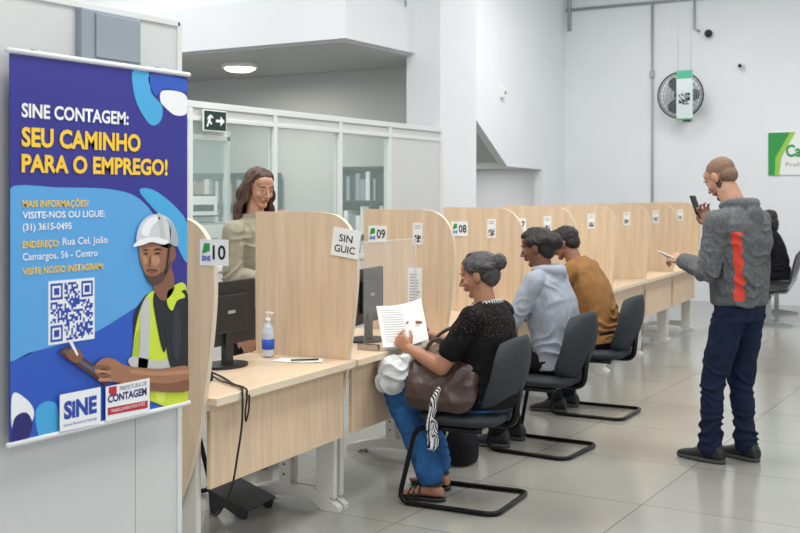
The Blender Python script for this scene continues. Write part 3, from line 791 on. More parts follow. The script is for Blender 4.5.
# ---- seated woman 1: lace top, jeans, grey hair bun ----
W1 = (-2.47,5.04,0)
w1 = empty('seated_woman', W1, L90)
T1 = [((0,-0.01,0.49),0.165,0.13),((0,-0.005,0.58),0.185,0.15),((0,0.01,0.70),0.175,0.15),((0,0.02,0.83),0.175,0.14),((0,0.01,0.93),0.168,0.108),((0,0.015,0.985),0.115,0.078),((0,0.02,1.015),0.062,0.058)]
sk1 = skinm('skin_brown', C(172,122,96))
s = Blob(); s.loft(rings(T1,-0.012))
s.chain([(0,0.02,0.99),(0,0.035,1.06),(0,0.045,1.10)],[0.056,0.053,0.053])
a1L=((-0.172,0.01,0.945),(-0.235,0.15,0.705),(-0.14,0.385,0.765)); a1R=((0.168,0.01,0.945),(0.22,0.17,0.73),(0.10,0.41,0.81))
arm(s,*a1L,(0.054,0.044,0.038,0.026)); arm(s,*a1R,(0.054,0.044,0.038,0.026))
hand(s,a1L[2],(0.20,0.75,0.45),(0.75,-0.1,-0.25),(0.2,-0.3,1),0.6,0.92)
hand(s,a1R[2],(-0.3,0.75,0.40),(-0.75,-0.1,-0.25),(-0.2,-0.3,1),0.6,0.92)
for sx,ay in ((-1,0.27),(1,0.35)):
    leg(s,(sx*0.1,0.35,0.53),(sx*0.12,0.46,0.51),(sx*0.11,ay,0.085),(0.06,0.055,0.05,0.034)); foot_bare(s,(sx*0.11,ay,0.085),(sx*0.15,1,0))
Th,Rh = head(s,(0,0.058,1.147),(-0.18,0.96,-0.24),w1,sk1,brow=(50,45,45),lip=(150,84,80),scale=0.97)
s.finish('body', sk1, w1, 0.0037, 2)
for sx,ay in ((-1,0.27),(1,0.35)): sandal(w1,(sx*0.11,ay,0.085),(sx*0.15,1,0))
b=Blob(); b.loft(rings(T1,0.008))
for sx in (-1,1): b.cone((sx*0.05,0.015,0.975),0.045,(sx*0.16,0.01,0.945),0.058)
arm(b,a1L[0],a1L[1],(0,0,0),inf=0.012,t=0.66); arm(b,a1R[0],a1R[1],(0,0,0),inf=0.012,t=0.66)
b.ell((-0.075,0.115,0.84),(0.078,0.065,0.072)); b.ell((0.075,0.115,0.84),(0.078,0.065,0.072))
b.finish('lace_blouse', lace_mat(), w1, 0.005, 5, 0.006, 9, (1,1,2), folds=[((-0.17,0.0,0.68),(0.2,0.1,1),0.18,0.016,70),((0,-0.1,0.75),(0.2,0,1),0.2,0.012,55),((-0.2,0.05,0.88),(0.4,0.3,1),0.1,0.008,90)])
b=Blob(); b.loft(rings([((0,-0.01,0.475),0.16,0.13),((0,0,0.54),0.185,0.15),((0,0.0,0.61),0.178,0.145)],0.0))
fl=[]
for sx,ay in ((-1,0.28),(1,0.355)):
    L_=((sx*0.095,0.0,0.555),(sx*0.12,0.47,0.525),(sx*0.112,ay,0.135)); leg(b,*L_,(0.092,0.070,0.068,0.062),0.0,0.008)
    fl += [jfold(*L_,0.17,0.014,80), (V(L_[0]),(0.2,1,0.1),0.18,0.012,60), (V(L_[2])+V((0,0,0.07)),(0,-0.2,1),0.15,0.014,90), (V(L_[1]).lerp(V(L_[2]),0.5),(0.2,0,1),0.13,0.008,70)]
b.finish('jeans', jeans, w1, 0.005, 4, 0.006, 8, (1,1,1), 0.0, 32, fl)
b=Blob(); Eh=lambda p,r: b.ell(Th(*p), r, Rh)
Eh((0,-0.022,0.038),(0.079,0.094,0.080)); Eh((0,-0.055,-0.005),(0.068,0.058,0.07)); Eh((0,-0.125,0.040),(0.040,0.034,0.040)); Eh((0,0.018,0.070),(0.060,0.062,0.036))
strands(b,Th,150,-2.6,2.6,(0,-0.115,0.03),0.0042)
for q in range(40):
    a=random.uniform(0,6.28); e=random.uniform(-1.2,1.2); cc=V((0,-0.125,0.040)); rr=0.042
    pts=[Th(*(cc+V((rr*math.cos(a+t)*math.cos(e+t*0.3),rr*0.8*math.sin(e+t*0.3),rr*math.sin(a+t)*math.cos(e+t*0.3))))) for t in (0,0.4,0.8,1.2)]
    b.chain(pts,[0.004]*4,6)
b.finish('hair_bun', hair_grey, w1, 0.0035, 1, 0.003, 26, (1,1,1), 0.002, 80)
def stripe_mat():
    m=bpy.data.materials.new('striped_scarf'); m.use_nodes=True; nt=m.node_tree; bb=nt.nodes['Principled BSDF']
    tc=nt.nodes.new('ShaderNodeTexCoord'); wv=nt.nodes.new('ShaderNodeTexWave'); wv.inputs['Scale'].default_value=30; wv.inputs['Distortion'].default_value=3
    r=nt.nodes.new('ShaderNodeValToRGB'); r.color_ramp.elements[0].position=0.45; r.color_ramp.elements[1].position=0.55; r.color_ramp.elements[0].color=C(20,20,22); r.color_ramp.elements[1].color=C(225,225,225)
    nt.links.new(tc.outputs['Object'],wv.inputs['Vector']); nt.links.new(wv.outputs['Color'],r.inputs[0]); nt.links.new(r.outputs[0],bb.inputs['Base Color']); bb.inputs['Roughness'].default_value=0.9
    return m
strm=stripe_mat()
b=Blob(); pts=[V((0.080*math.cos(t),0.02+0.072*math.sin(t),1.0+0.02*math.sin(t+3.2))) for t in [k*math.pi/10 for k in range(20)]]
b.chain(pts+[pts[0]],[0.014]*21,10); b.finish('neck_scarf', strm, w1, 0.005, 2, 0.004, 40)
pg = empty('held_documents', (-0.035,0.505,0.865)); pg.parent = w1
for k in range(4):
    vs=[];fs=[]
    for i in range(11):
        for j in range(11):
            x=-0.11+0.22*i/10; h=-0.125+0.25*j/10
            sk_=0.010*k
            vs.append((x+sk_, 0.55*h+0.018*math.sin(x*13+k)+0.003*k+0.25*abs(x)*0.5, h*0.8+0.010*k*(x/0.1)))
    for i in range(10):
        for j in range(10): fs.append((i*11+j,i*11+11+j,i*11+12+j,i*11+j+1))
    mesh('page_%d'%k, vs, fs, M['paper'], pg, True)
vs=[];fs=[]
for q in range(14):
    for seg_ in range(9):
        x=-0.09+0.02*seg_; h=0.098-0.0145*q; L_=len(vs)
        if seg_>7-(q%3): continue
        f_=lambda X,H:(X, 0.55*H+0.018*math.sin(X*13)+0.125*abs(X)-0.0015, H*0.8)
        vs += [f_(x,h),f_(x+0.02,h),f_(x+0.02,h-0.0024),f_(x,h-0.0024)]; fs.append((L_,L_+1,L_+2,L_+3))
mesh('printed_lines', vs, fs, M['greyink'], pg)
pg.rotation_euler=(0.0,0.0,-0.75)
hb = empty('handbag', W1, L90)
bagm = mat('brown_leather', C(74,58,54), 0.42, var=0.2, vscale=9, bump=0.3, bscale=60)
b=Blob(); b.loft([((-0.215,0.17,0.50),(0.035,0,0.02),(0,0.17,0)),((-0.215,0.165,0.56),(0.06,0,0.02),(0,0.20,0)),((-0.19,0.17,0.64),(0.07,0,0.02),(0,0.21,0)),((-0.15,0.18,0.71),(0.06,0,0.02),(0,0.19,0)),((-0.12,0.19,0.76),(0.03,0,0.01),(0,0.16,0))],32,3)
b.finish('bag_body', bagm, hb, 0.006, 3, 0.012, 8, (1,1,1), 0.0, 30, [((-0.22,0.2,0.66),(0.1,1,0.2),0.24,0.026,52),((-0.22,0.05,0.58),(0.1,0.6,1),0.15,0.018,65)])
tube('handle', cm([(-0.16,0.09,0.72),(-0.22,0.08,0.80),(-0.24,0.14,0.84),(-0.21,0.22,0.82),(-0.15,0.30,0.73)],6,False), 0.009, bagm, hb)
tube('handle_2', cm([(-0.12,0.09,0.74),(-0.10,0.10,0.84),(-0.08,0.16,0.88),(-0.09,0.24,0.84),(-0.11,0.33,0.74)],6,False), 0.009, bagm, hb)
b=Blob(); b.chain([(-0.245,0.15,0.60),(-0.285,0.165,0.55),(-0.290,0.175,0.46),(-0.285,0.17,0.38),(-0.28,0.17,0.32)],[0.014,0.016,0.019,0.022,0.026]); b.finish('hanging_scarf', strm, hb, 0.004, 2, 0.0, 22, (1,1,0.4), 0, 0, [((-0.28,0.17,0.42),(0.6,1,0),0.2,0.022,160)])
wb = empty('plastic_bag', W1, L90)
b=Blob(); b.ell((-0.17,0.435,0.650),(0.10,0.11,0.075)); b.ell((-0.06,0.45,0.66),(0.09,0.08,0.055)); b.cone((-0.17,0.38,0.70),0.04,(-0.15,0.36,0.75),0.016); b.ell((-0.22,0.46,0.60),(0.05,0.08,0.06))
b.finish('bag', mat('white_translucent_plastic', C(206,213,215), 0.28, var=0.10, vscale=18, bump=0.4, bscale=30), wb, 0.0045, 1, 0.010, 14, (1,1,1), 0.0, 36, [((-0.14,0.43,0.67),(1,0.4,0.2),0.24,0.034,100)])

# ---- generic seated ----
def seated(root, T_, skin_m, shL, elL, wrL, shR, elR, wrR, hc, hf, top_m, pants_m, knee=(0.13,0.47,0.53), an=(0.12,0.36,0.09), hood=False, vox=0.0042, hs=1.0, dr=0.0):
    s=Blob(); s.loft(rings(T_,-0.012)); nb=V(T_[-1][0]); hcv=V(hc)
    s.chain([nb-V((0,0,0.03)), nb.lerp(hcv,0.35), nb.lerp(hcv,0.62)],[0.058,0.056,0.055])
    arm(s,shL,elL,wrL); arm(s,shR,elR,wrR)
    hand(s,wrL,(V(wrL)-V(elL)).normalized()+V((0.2,0,-0.1)),(0.1,0,-1),(1,0.1,0),0.35)
    hand(s,wrR,(V(wrR)-V(elR)).normalized()+V((-0.2,0,-0.1)),(-0.1,0,-1),(-1,0.1,0),0.35)
    Tf,Rf=head(s,hc,hf,root,skin_m,scale=hs)
    s.finish('body', skin_m, root, vox, 2)
    b=Blob(); b.loft(rings(T_,0.012))
    for sh in (shL,shR): b.cone(V(T_[-2][0])+V((math.copysign(0.04,sh[0]),0,-0.005)),0.05,sh,0.066)
    eL=V(elL).lerp(V(wrL),0.93); eR=V(elR).lerp(V(wrR),0.93)
    arm(b,shL,elL,eL,inf=0.015); arm(b,shR,elR,eR,inf=0.015)
    if hood:
        n=V(T_[-1][0]); b.chain([n+V((-0.075,0.03,0.0)),n+V((-0.085,-0.03,0.0)),n+V((-0.05,-0.085,-0.01)),n+V((0,-0.10,-0.02)),n+V((0.05,-0.085,-0.01)),n+V((0.085,-0.03,0.0)),n+V((0.075,0.03,0.0))],[0.024,0.032,0.040,0.048,0.040,0.032,0.024])
        b.ell(n+V((0,-0.10,-0.07)),(0.085,0.04,0.085))
    F=[jfold(shL,elL,eL,0.17,0.022,95),jfold(shR,elR,eR,0.17,0.022,95),((-0.15,0.0,0.62),(0.3,0.4,1),0.20,0.022,75),(V(shL)+V((0.04,-0.04,-0.08)),(0.6,0.5,1),0.15,0.018,75),((0,-0.12,0.72),(0.3,0.1,1),0.22,0.018,60),(V(shL).lerp(V(elL),0.5),(0.5,0.3,1),0.11,0.012,80)]
    b.finish('top', top_m, root, 0.0055, 4, 0.008, 7, (1,1,1.6), 0.0, 30, F)
    b=Blob(); h0=V(T_[0][0]); b.loft(rings([(h0+V((0,0,-0.02)),0.155,0.125),(h0+V((0,0,0.05)),0.175,0.14),(h0+V((0,0,0.11)),0.168,0.135)],0.0))
    for sx in (-1,1): leg(b,(sx*0.09,0,0.555),(sx*knee[0],knee[1],knee[2]),(sx*an[0],an[1]+sx*dr,an[2]+0.02),(0.088,0.066,0.06,0.047),0.0,0.008)
    b.finish('trousers', pants_m, root, 0.008, 4, 0.006, 8)
    for sx in (-1,1): shoe(root,(sx*an[0],an[1]+sx*dr,an[2]),(sx*0.15,1,0),shoe_dark,sole_m)
    return Tf,Rf
w2 = empty('seated_woman', (-2.62,6.31,0), L90)
T2=[((0,-0.01,0.50),0.165,0.13),((0,0.0,0.60),0.178,0.142),((0,0.025,0.74),0.172,0.135),((0,0.06,0.90),0.185,0.135),((0,0.085,1.01),0.18,0.108),((0,0.095,1.065),0.12,0.078),((0,0.10,1.095),0.064,0.060)]
sk2=skinm('skin_dark', C(120,82,62))
Tf,Rf=seated(w2,T2,sk2,(-0.185,0.085,1.025),(-0.24,0.20,0.79),(-0.13,0.42,0.785),(0.185,0.085,1.025),(0.235,0.22,0.80),(0.11,0.44,0.785),(0,0.145,1.230),(-0.10,0.93,-0.22),fabric('sweatshirt_grey', C(158,165,177)),fabric('black_trousers', C(24,24,28)),hood=True)
b=Blob(); Eh=lambda p,r: b.ell(Tf(*p), r, Rf)
Eh((0,-0.020,0.038),(0.084,0.100,0.084)); Eh((0,-0.055,-0.012),(0.076,0.060,0.078)); Eh((0,-0.115,0.010),(0.058,0.050,0.056)); Eh((0,0.02,0.08),(0.064,0.066,0.036))
strands(b,Tf,130,-2.7,2.7,(0,-0.13,0.01),0.005,0.10,0.093)
b.finish('hair_bun', hair_dark, w2, 0.0045, 1, 0.006, 24, (1,1,1), 0.004, 60)
db = empty('tote_bag', (-2.98,5.72,0), 0.2)
b=Blob(); b.loft([((0,0,0.01),(0.08,0,0),(0,0.13,0)),((0,0,0.12),(0.09,0,0),(0,0.14,0)),((0,0,0.22),(0.05,0,0),(0,0.12,0)),((0,0,0.26),(0.02,0,0),(0,0.09,0))],28,3)
b.finish('body', fabric('black_canvas', C(26,26,30)), db, 0.008, 2, 0.012, 8)
tube('strap', cm([(0,-0.08,0.24),(0,-0.06,0.30),(0,0.0,0.33),(0,0.06,0.30),(0,0.08,0.24)],6,False), 0.007, M['ink'], db)

m3 = empty('seated_man', (-2.80,7.52,0), L90)
T3=[((0,-0.01,0.50),0.17,0.13),((0,0.01,0.60),0.175,0.135),((0,0.05,0.74),0.175,0.135),((0,0.11,0.89),0.20,0.135),((0,0.16,1.00),0.195,0.11),((0,0.185,1.055),0.13,0.08),((0,0.20,1.085),0.066,0.064)]
Tf,Rf=seated(m3,T3,skinm('skin_tan', C(146,104,82)),(-0.20,0.16,1.01),(-0.25,0.30,0.80),(-0.12,0.50,0.785),(0.20,0.16,1.01),(0.25,0.32,0.80),(0.11,0.50,0.785),(0,0.28,1.205),(-0.05,0.95,-0.30),fabric('shirt_ochre', C(146,106,64)),fabric('black_trousers_b', C(26,26,32)),an=(0.12,0.30,0.09))
b=Blob(); Eh=lambda p,r: b.ell(Tf(*p), r, Rf)
Eh((0,-0.018,0.038),(0.079,0.099,0.083)); Eh((0,-0.055,-0.01),(0.070,0.057,0.06)); Eh((0,0.03,0.078),(0.06,0.06,0.035))
b.finish('short_hair', hair_dark, m3, 0.005, 2, 0.004, 40, (1,1,1), 0.004, 110)

m5 = empty('waiting_woman', (-3.08,14.6,0), L90+0.15)
Tf,Rf=seated(m5,T2,skinm('skin_tan_b', C(150,110,88)),(-0.175,0.085,1.025),(-0.225,0.16,0.79),(-0.10,0.33,0.72),(0.175,0.085,1.025),(0.23,0.16,0.80),(0.10,0.33,0.72),(0,0.12,1.235),(0,0.98,-0.1),fabric('jacket_black', C(28,28,32)),fabric('trousers_navy', C(30,36,54)),vox=0.007)
b=Blob(); Eh=lambda p,r: b.ell(Tf(*p), r, Rf)
Eh((0,-0.02,0.040),(0.085,0.102,0.088)); Eh((0,-0.06,-0.05),(0.082,0.062,0.12))
b.finish('hair', hair_dark, m5, 0.008, 3, 0.008, 30)
bs = empty('beam_seating', (-3.13,14.6,0), L90+0.15)
for q in range(4):
    x=-1.12+0.56*q
    b=Blob(); b.loft([((x,0,0.42),(0.20,0,0),(0,0.19,0)),((x,0,0.435),(0.235,0,0),(0,0.22,0)),((x,0,0.455),(0.225,0,0),(0,0.21,0))],32,3); b.finish('seat_%d'%q, M['black'], bs, 0.012, 2)
    b=Blob(); b.loft([((x,-0.24,0.50),(0.20,0,0),(0,0.015,0)),((x,-0.27,0.62),(0.23,0,0),(0,0.018,0)),((x,-0.31,0.80),(0.22,0,0),(0,0.018,0)),((x,-0.33,0.87),(0.15,0,0),(0,0.012,0))],32,3); b.finish('back_%d'%q, M['black'], bs, 0.012, 2)
    tube('bracket_%d'%q, fillet([(x,0.1,0.40),(x,-0.22,0.40),(x,-0.27,0.6)],0.05), 0.016, M['chrome'], bs)
box('beam', (-1.35,-0.04,0.34), (0.80,0.04,0.40), M['steel_black'], bs, 0.005)
for x in (-1.0,0.5):
    box('post', (x-0.03,-0.03,0.04), (x+0.03,0.03,0.34), M['chrome'], bs, 0.004)
    prism('foot', [(-0.28,0),(0.28,0),(0.26,0.025),(0.05,0.05),(-0.05,0.05),(-0.26,0.025)], 'x', x-0.03, x+0.03, M['chrome'], bs)

# ---- standing man ----
def hoodie_mat():
    m=bpy.data.materials.new('hoodie_charcoal'); m.use_nodes=True; nt=m.node_tree; b=nt.nodes['Principled BSDF']
    tc=nt.nodes.new('ShaderNodeTexCoord'); sp=nt.nodes.new('ShaderNodeSeparateXYZ'); nt.links.new(tc.outputs['Object'],sp.inputs[0])
    def band(sock,lo,hi):
        a=nt.nodes.new('ShaderNodeMath'); a.operation='GREATER_THAN'; a.inputs[1].default_value=lo; nt.links.new(sp.outputs[sock],a.inputs[0])
        c=nt.nodes.new('ShaderNodeMath'); c.operation='LESS_THAN'; c.inputs[1].default_value=hi; nt.links.new(sp.outputs[sock],c.inputs[0])
        d=nt.nodes.new('ShaderNodeMath'); d.operation='MULTIPLY'; nt.links.new(a.outputs[0],d.inputs[0]); nt.links.new(c.outputs[0],d.inputs[1]); return d
    A=band('X',-0.205,-0.06); B=band('Y',-0.115,-0.078); Cc=band('Z',0.95,1.34)
    e=nt.nodes.new('ShaderNodeMath'); e.operation='MULTIPLY'; nt.links.new(A.outputs[0],e.inputs[0]); nt.links.new(B.outputs[0],e.inputs[1])
    f=nt.nodes.new('ShaderNodeMath'); f.operation='MULTIPLY'; nt.links.new(e.outputs[0],f.inputs[0]); nt.links.new(Cc.outputs[0],f.inputs[1])
    n=nt.nodes.new('ShaderNodeTexNoise'); n.inputs['Scale'].default_value=60; n.inputs['Detail'].default_value=5; nt.links.new(tc.outputs['Object'],n.inputs['Vector'])
    r=nt.nodes.new('ShaderNodeValToRGB'); r.color_ramp.elements[0].position=0.3; r.color_ramp.elements[1].position=0.7; r.color_ramp.elements[0].color=C(76,80,82); r.color_ramp.elements[1].color=C(104,108,110)
    nt.links.new(n.outputs['Fac'],r.inputs[0])
    mx=nt.nodes.new('ShaderNodeMixRGB'); nt.links.new(f.outputs[0],mx.inputs[0]); nt.links.new(r.outputs[0],mx.inputs[1]); mx.inputs[2].default_value=C(214,70,52)
    nt.links.new(mx.outputs[0],b.inputs['Base Color']); b.inputs['Roughness'].default_value=0.9
    return m
m1 = empty('standing_man', (-1.60,6.55,0), math.radians(70))
TM=[((0,0,0.93),0.170,0.12),((0,0,1.02),0.173,0.126),((0,0.005,1.14),0.178,0.130),((0,0.005,1.28),0.205,0.138),((0,0.005,1.38),0.210,0.122),((0,0.015,1.45),0.145,0.090),((0,0.03,1.485),0.068,0.066)]
skm=skinm('skin_light', C(186,142,118))
s=Blob(); s.loft(rings(TM,-0.012)); s.chain([(0,0.01,1.43),(0,0.05,1.52),(0,0.08,1.58)],[0.068,0.067,0.065])
aL=((-0.215,0.005,1.40),(-0.265,0.03,1.12),(-0.20,0.25,1.165)); aR=((0.215,0.005,1.40),(0.24,0.10,1.16),(0.08,0.25,1.37))
arm(s,*aL); arm(s,*aR)
hand(s,aL[2],(0.15,0.9,0.20),(0.6,0.1,-0.7),(0.7,0.1,0.6),0.85)
hand(s,aR[2],(-0.30,0.35,0.85),(-0.5,-0.75,0.1),(-0.7,0.3,0.2),0.7)
Tf,Rf=head(s,(0,0.125,1.652),(-0.02,0.88,-0.56),m1,skm,brow=(70,50,38))
s.finish('body', skm, m1, 0.0038, 2)
b=Blob(); b.loft(rings(TM,0.020))
for sh in (aL[0],aR[0]): b.cone((math.copysign(0.05,sh[0]),0.01,1.435),0.055,sh,0.07)
eL=V(aL[1]).lerp(V(aL[2]),0.92); eR=V(aR[1]).lerp(V(aR[2]),0.92)
arm(b,aL[0],aL[1],eL,(0.054,0.046,0.042,0.032),0.018); arm(b,aR[0],aR[1],eR,(0.054,0.046,0.042,0.032),0.018)
n=V((0,0.025,1.485)); b.chain([n+V((-0.07,0.04,0.0)),n+V((-0.085,-0.03,0.015)),n+V((-0.05,-0.085,0.01)),n+V((0,-0.10,0.0)),n+V((0.05,-0.085,0.01)),n+V((0.085,-0.03,0.015)),n+V((0.07,0.04,0.0))],[0.026,0.034,0.042,0.05,0.042,0.034,0.026])
b.ell(n+V((0,-0.12,-0.07)),(0.09,0.045,0.09))
b.loft(rings([((0,0,0.915),0.176,0.128),((0,0,0.955),0.180,0.132)],0.006))
b.finish('hoodie', hoodie_mat(), m1, 0.0055, 4, 0.008, 6, (1,1,1.5), 0.0, 26, [jfold(*aL[:2],eL,0.18,0.026,95),jfold(*aR[:2],eR,0.18,0.022,95),((-0.1,-0.1,1.02),(0.2,0.2,1),0.24,0.024,75),((-0.17,-0.08,1.30),(0.7,0.3,1),0.17,0.020,75),((0.05,-0.13,1.22),(0.6,0,1),0.22,0.020,60),(V(aL[0]).lerp(V(aL[1]),0.5),(0.4,0.2,1),0.12,0.014,80)])
b=Blob(); b.loft(rings([((0,0,0.82),0.15,0.115),((0,0,0.90),0.168,0.125),((0,0,0.98),0.16,0.12)],0.0))
legs=[((-0.09,0,0.87),(-0.115,0.10,0.48),(-0.125,0.11,0.10)),((0.09,0,0.87),(0.09,0.05,0.48),(0.08,0.01,0.10))]
F=[]
for l in legs:
    leg(b,*l,(0.098,0.074,0.068,0.060),0.0,0.012); F += [jfold(*l,0.20,0.022,80),(V(l[2])+V((0,0,0.08)),(0,0.1,1),0.18,0.028,95),(V(l[0])+V((0,0,-0.05)),(0.3,0.4,1),0.2,0.018,65),(V(l[0]).lerp(V(l[1]),0.6),(0.4,0.2,1),0.14,0.010,60)]
b.finish('jeans', jeans_dark, m1, 0.0055, 4, 0.008, 6, (1,1,1.5), 0.0, 24, F)
for l,dv in zip(legs,((-0.05,1,0),(0.1,1,0))): shoe(m1,l[2],dv,shoe_dark,sole_m,0.31)
b=Blob(); Eh=lambda p,r: b.ell(Tf(*p), r, Rf)
Eh((0,-0.018,0.036),(0.0755,0.0935,0.082)); Eh((0,-0.05,-0.01),(0.065,0.055,0.055))
b.finish('cropped_hair', mat('hair_cropped', C(128,100,84), 0.8, var=0.12, vscale=60, bump=0.2, bscale=300), m1, 0.0045, 2, 0.001, 80)
b=Blob(); Eh=lambda p,r: b.ell(Tf(*p), r, Rf)
Eh((0,0.026,-0.074),(0.051,0.052,0.032)); Eh((0,0.064,-0.098),(0.026,0.024,0.020)); Eh((0,0.085,-0.046),(0.022,0.010,0.005)); Eh((0.056,0.0,-0.045),(0.011,0.018,0.034)); Eh((-0.056,0.0,-0.045),(0.011,0.018,0.034))
b.finish('beard', mat('beard_brown', C(92,68,54), 0.85, var=0.3, vscale=60, bump=0.4, bscale=300), m1, 0.004, 2, 0.0015, 80)
ph = box('mobile_phone', (-0.037,-0.004,-0.075), (0.037,0.004,0.075), M['screen'], m1, 0.003)
ph.location=(0.025,0.315,1.475); ph.rotation_euler=(-0.35,0,0.2)
hp=box('folded_papers', (-0.05,-0.075,-0.002), (0.05,0.075,0.002), M['paper'], m1)
hp.location=(-0.165,0.36,1.175); hp.rotation_euler=(0.3,0.5,0)

# ---- standing staff woman ----
m4 = empty('standing_woman', (-4.05,5.14,0), -L90-0.02)
TW=[((0,0,0.90),0.165,0.12),((0,0,1.0),0.158,0.118),((0,0,1.10),0.148,0.115),((0,0.01,1.24),0.165,0.125),((0,0.0,1.34),0.165,0.10),((0,0.0,1.39),0.115,0.075),((0,0.0,1.42),0.058,0.055)]
skw=skinm('skin_olive', C(192,146,120))
s=Blob(); s.loft(rings(TW,-0.012)); s.chain([(0,0.0,1.40),(0,0.015,1.46),(0,0.02,1.52)],[0.054,0.050,0.051])
aL=((-0.175,0,1.345),(-0.21,0.02,1.08),(-0.08,0.20,1.34)); aR=((0.175,0,1.345),(0.22,0.03,1.08),(0.10,0.22,1.06))
arm(s,*aL,(0.045,0.036,0.032,0.023)); arm(s,*aR,(0.045,0.036,0.032,0.023))
hand(s,aL[2],(0.35,0.25,0.9),(0.3,-0.9,0.2),(0.8,0.3,0),0.7,0.9); hand(s,aR[2],(-0.6,0.7,0),(-0.3,-0.3,-1),(-0.3,0.6,0.5),0.5,0.9)
Tf,Rf=head(s,(0,0.045,1.592),(0.30,0.93,-0.22),m4,skw,brow=(60,40,30),lip=(176,84,84),scale=0.97)
leg(s,(-0.09,0,0.85),(-0.10,0.02,0.47),(-0.1,0,0.09)); leg(s,(0.09,0,0.85),(0.10,0.02,0.47),(0.1,0,0.09))
s.finish('body', skw, m4, 0.0038, 2)
b=Blob(); b.loft(rings(TW,0.014))
for sh in (aL[0],aR[0]): b.cone((math.copysign(0.04,sh[0]),0,1.375),0.045,sh,0.060)
eL=V(aL[1]).lerp(V(aL[2]),0.93); eR=V(aR[1]).lerp(V(aR[2]),0.93)
arm(b,aL[0],aL[1],eL,(0.048,0.042,0.038,0.030),0.018); arm(b,aR[0],aR[1],eR,(0.048,0.042,0.038,0.030),0.018)
b.ell((-0.065,0.10,1.25),(0.065,0.05,0.065)); b.ell((0.065,0.10,1.25),(0.065,0.05,0.065))
b.chain([V((0.062*math.cos(t),0.005+0.058*math.sin(t),1.425)) for t in [k*math.pi/8 for k in range(17)]],[0.016]*17,10)
b.finish('knit_sweater', fabric('sweater_taupe', C(158,152,134),0.14,0.5), m4, 0.0055, 4, 0.006, 8, (1,1,1.5), 0.0, 40, [jfold(*aL[:2],eL,0.16,0.018,95),jfold(*aR[:2],eR,0.16,0.018,95),((0.12,0.05,1.27),(0.8,0.3,1),0.18,0.018,75),((0.05,0.1,1.32),(1,0.2,0.6),0.15,0.012,80)])
b=Blob(); b.loft(rings([((0,0,0.80),0.15,0.115),((0,0,0.90),0.17,0.125),((0,0,0.96),0.16,0.12)],0.0))
for sx in (-1,1): leg(b,(sx*0.09,0,0.86),(sx*0.10,0.02,0.47),(sx*0.1,0,0.11),(0.09,0.065,0.06,0.045),0.0,0.01); shoe(m4,(sx*0.1,0,0.09),(sx*0.1,1,0),shoe_dark,sole_m)
b.finish('trousers', fabric('trousers_black_c', C(28,28,34)), m4, 0.008, 4, 0.006, 8)
b=Blob(); Eh=lambda p,r: b.ell(Tf(*p), r, Rf)
Eh((0,-0.024,0.038),(0.081,0.094,0.082)); Eh((0,-0.058,-0.03),(0.074,0.056,0.10)); Eh((0,0.015,0.078),(0.056,0.058,0.034))
for q in range(170):
    a = math.radians(random.uniform(64,296))
    sx = math.sin(a); cy = math.cos(a); k_=random.uniform(0.93,1.06)
    top = (0.050*sx, 0.05*cy-0.01, 0.105); p1 = (0.087*sx*k_, 0.085*cy-0.022, 0.02)
    wv = random.uniform(-0.014,0.014); p2=(0.101*sx*k_+wv,0.085*cy-0.030-wv,-0.06); p3=(0.110*sx*k_-wv,0.085*cy-0.034+wv,-0.13)
    ln = random.uniform(0.18,0.25); p4=(0.118*sx*k_+wv*1.5,0.09*cy-0.028+wv,-ln)
    pts=[Tf(*p) for p in (top,p1,p2,p3,p4)]
    b.chain(cm(pts,3,False), [0.0062]*10+[0.0055,0.0048,0.004], 6)
for q in range(60):
    a=random.uniform(-1.1,1.1); sg=1 if a>0 else -1
    b.chain(cm([Tf(0.004*sg,0.02-random.uniform(0,0.08),0.118),Tf(0.05*sg,0.045*math.cos(a),0.095),Tf(0.085*sg,0.01-random.uniform(0,0.03),0.03)],3,False),[0.005]*7,6)
b.finish('wavy_hair', hair_brown, m4, 0.0036, 1, 0.004, 30, (1,1,0.5), 0.002, 80)

# ------------------------------------------------------------------ back wall fittings
YB = 16.2
fan = empty('wall_fan', (-4.71,YB-0.32,2.99))
for r_ in (0.33,0.30):
    tube('guard_ring', [(r_*math.cos(t),-0.03,r_*math.sin(t)) for t in [k*2*math.pi/40 for k in range(40)]], 0.012 if r_>0.31 else 0.005, M['black'], fan, True)
for ri in (0.24,0.18,0.12,0.07):
    for yy in (-0.09,0.05):
        tube('guard_ring', [(ri*math.cos(t),yy+ (0.03 if yy<0 else 0)*ri/0.24,ri*math.sin(t)) for t in [k*2*math.pi/32 for k in range(32)]], 0.003, M['steel_black'], fan, True, 6)
for k in range(28):
    a=k*2*math.pi/28
    tube('guard_wire', [(0.05*math.cos(a),-0.10,0.05*math.sin(a)),(0.2*math.cos(a),-0.085,0.2*math.sin(a)),(0.33*math.cos(a),-0.03,0.33*math.sin(a)),(0.2*math.cos(a),0.05,0.2*math.sin(a)),(0.06*math.cos(a),0.06,0.06*math.sin(a))], 0.0024, M['greybox'], fan, False, 5)
for k in range(3):
    a0=k*2*math.pi/3; vs=[];fs=[]
    for i in range(7):
        rr=0.05+0.23*i/6; wd=0.5*math.sin(math.pi*(0.25+0.62*i/6))
        for j in range(5):
            aa=a0+wd*(j/4-0.5)*2; vs.append((rr*math.cos(aa),-0.02+0.04*(j/4-0.5),rr*math.sin(aa)))
    for i in range(6):
        for j in range(4): fs.append((i*5+j,i*5+j+1,i*5+6+j,i*5+5+j))
    mesh('blade_%d'%k, vs, fs, M['blade'], fan, True)
cyl('hub', (0,-0.11,0), (0,0.0,0), 0.055, M['black'], fan); cyl('motor', (0,0.0,0), (0,0.17,0), 0.09, M['black'], fan, 0.07)
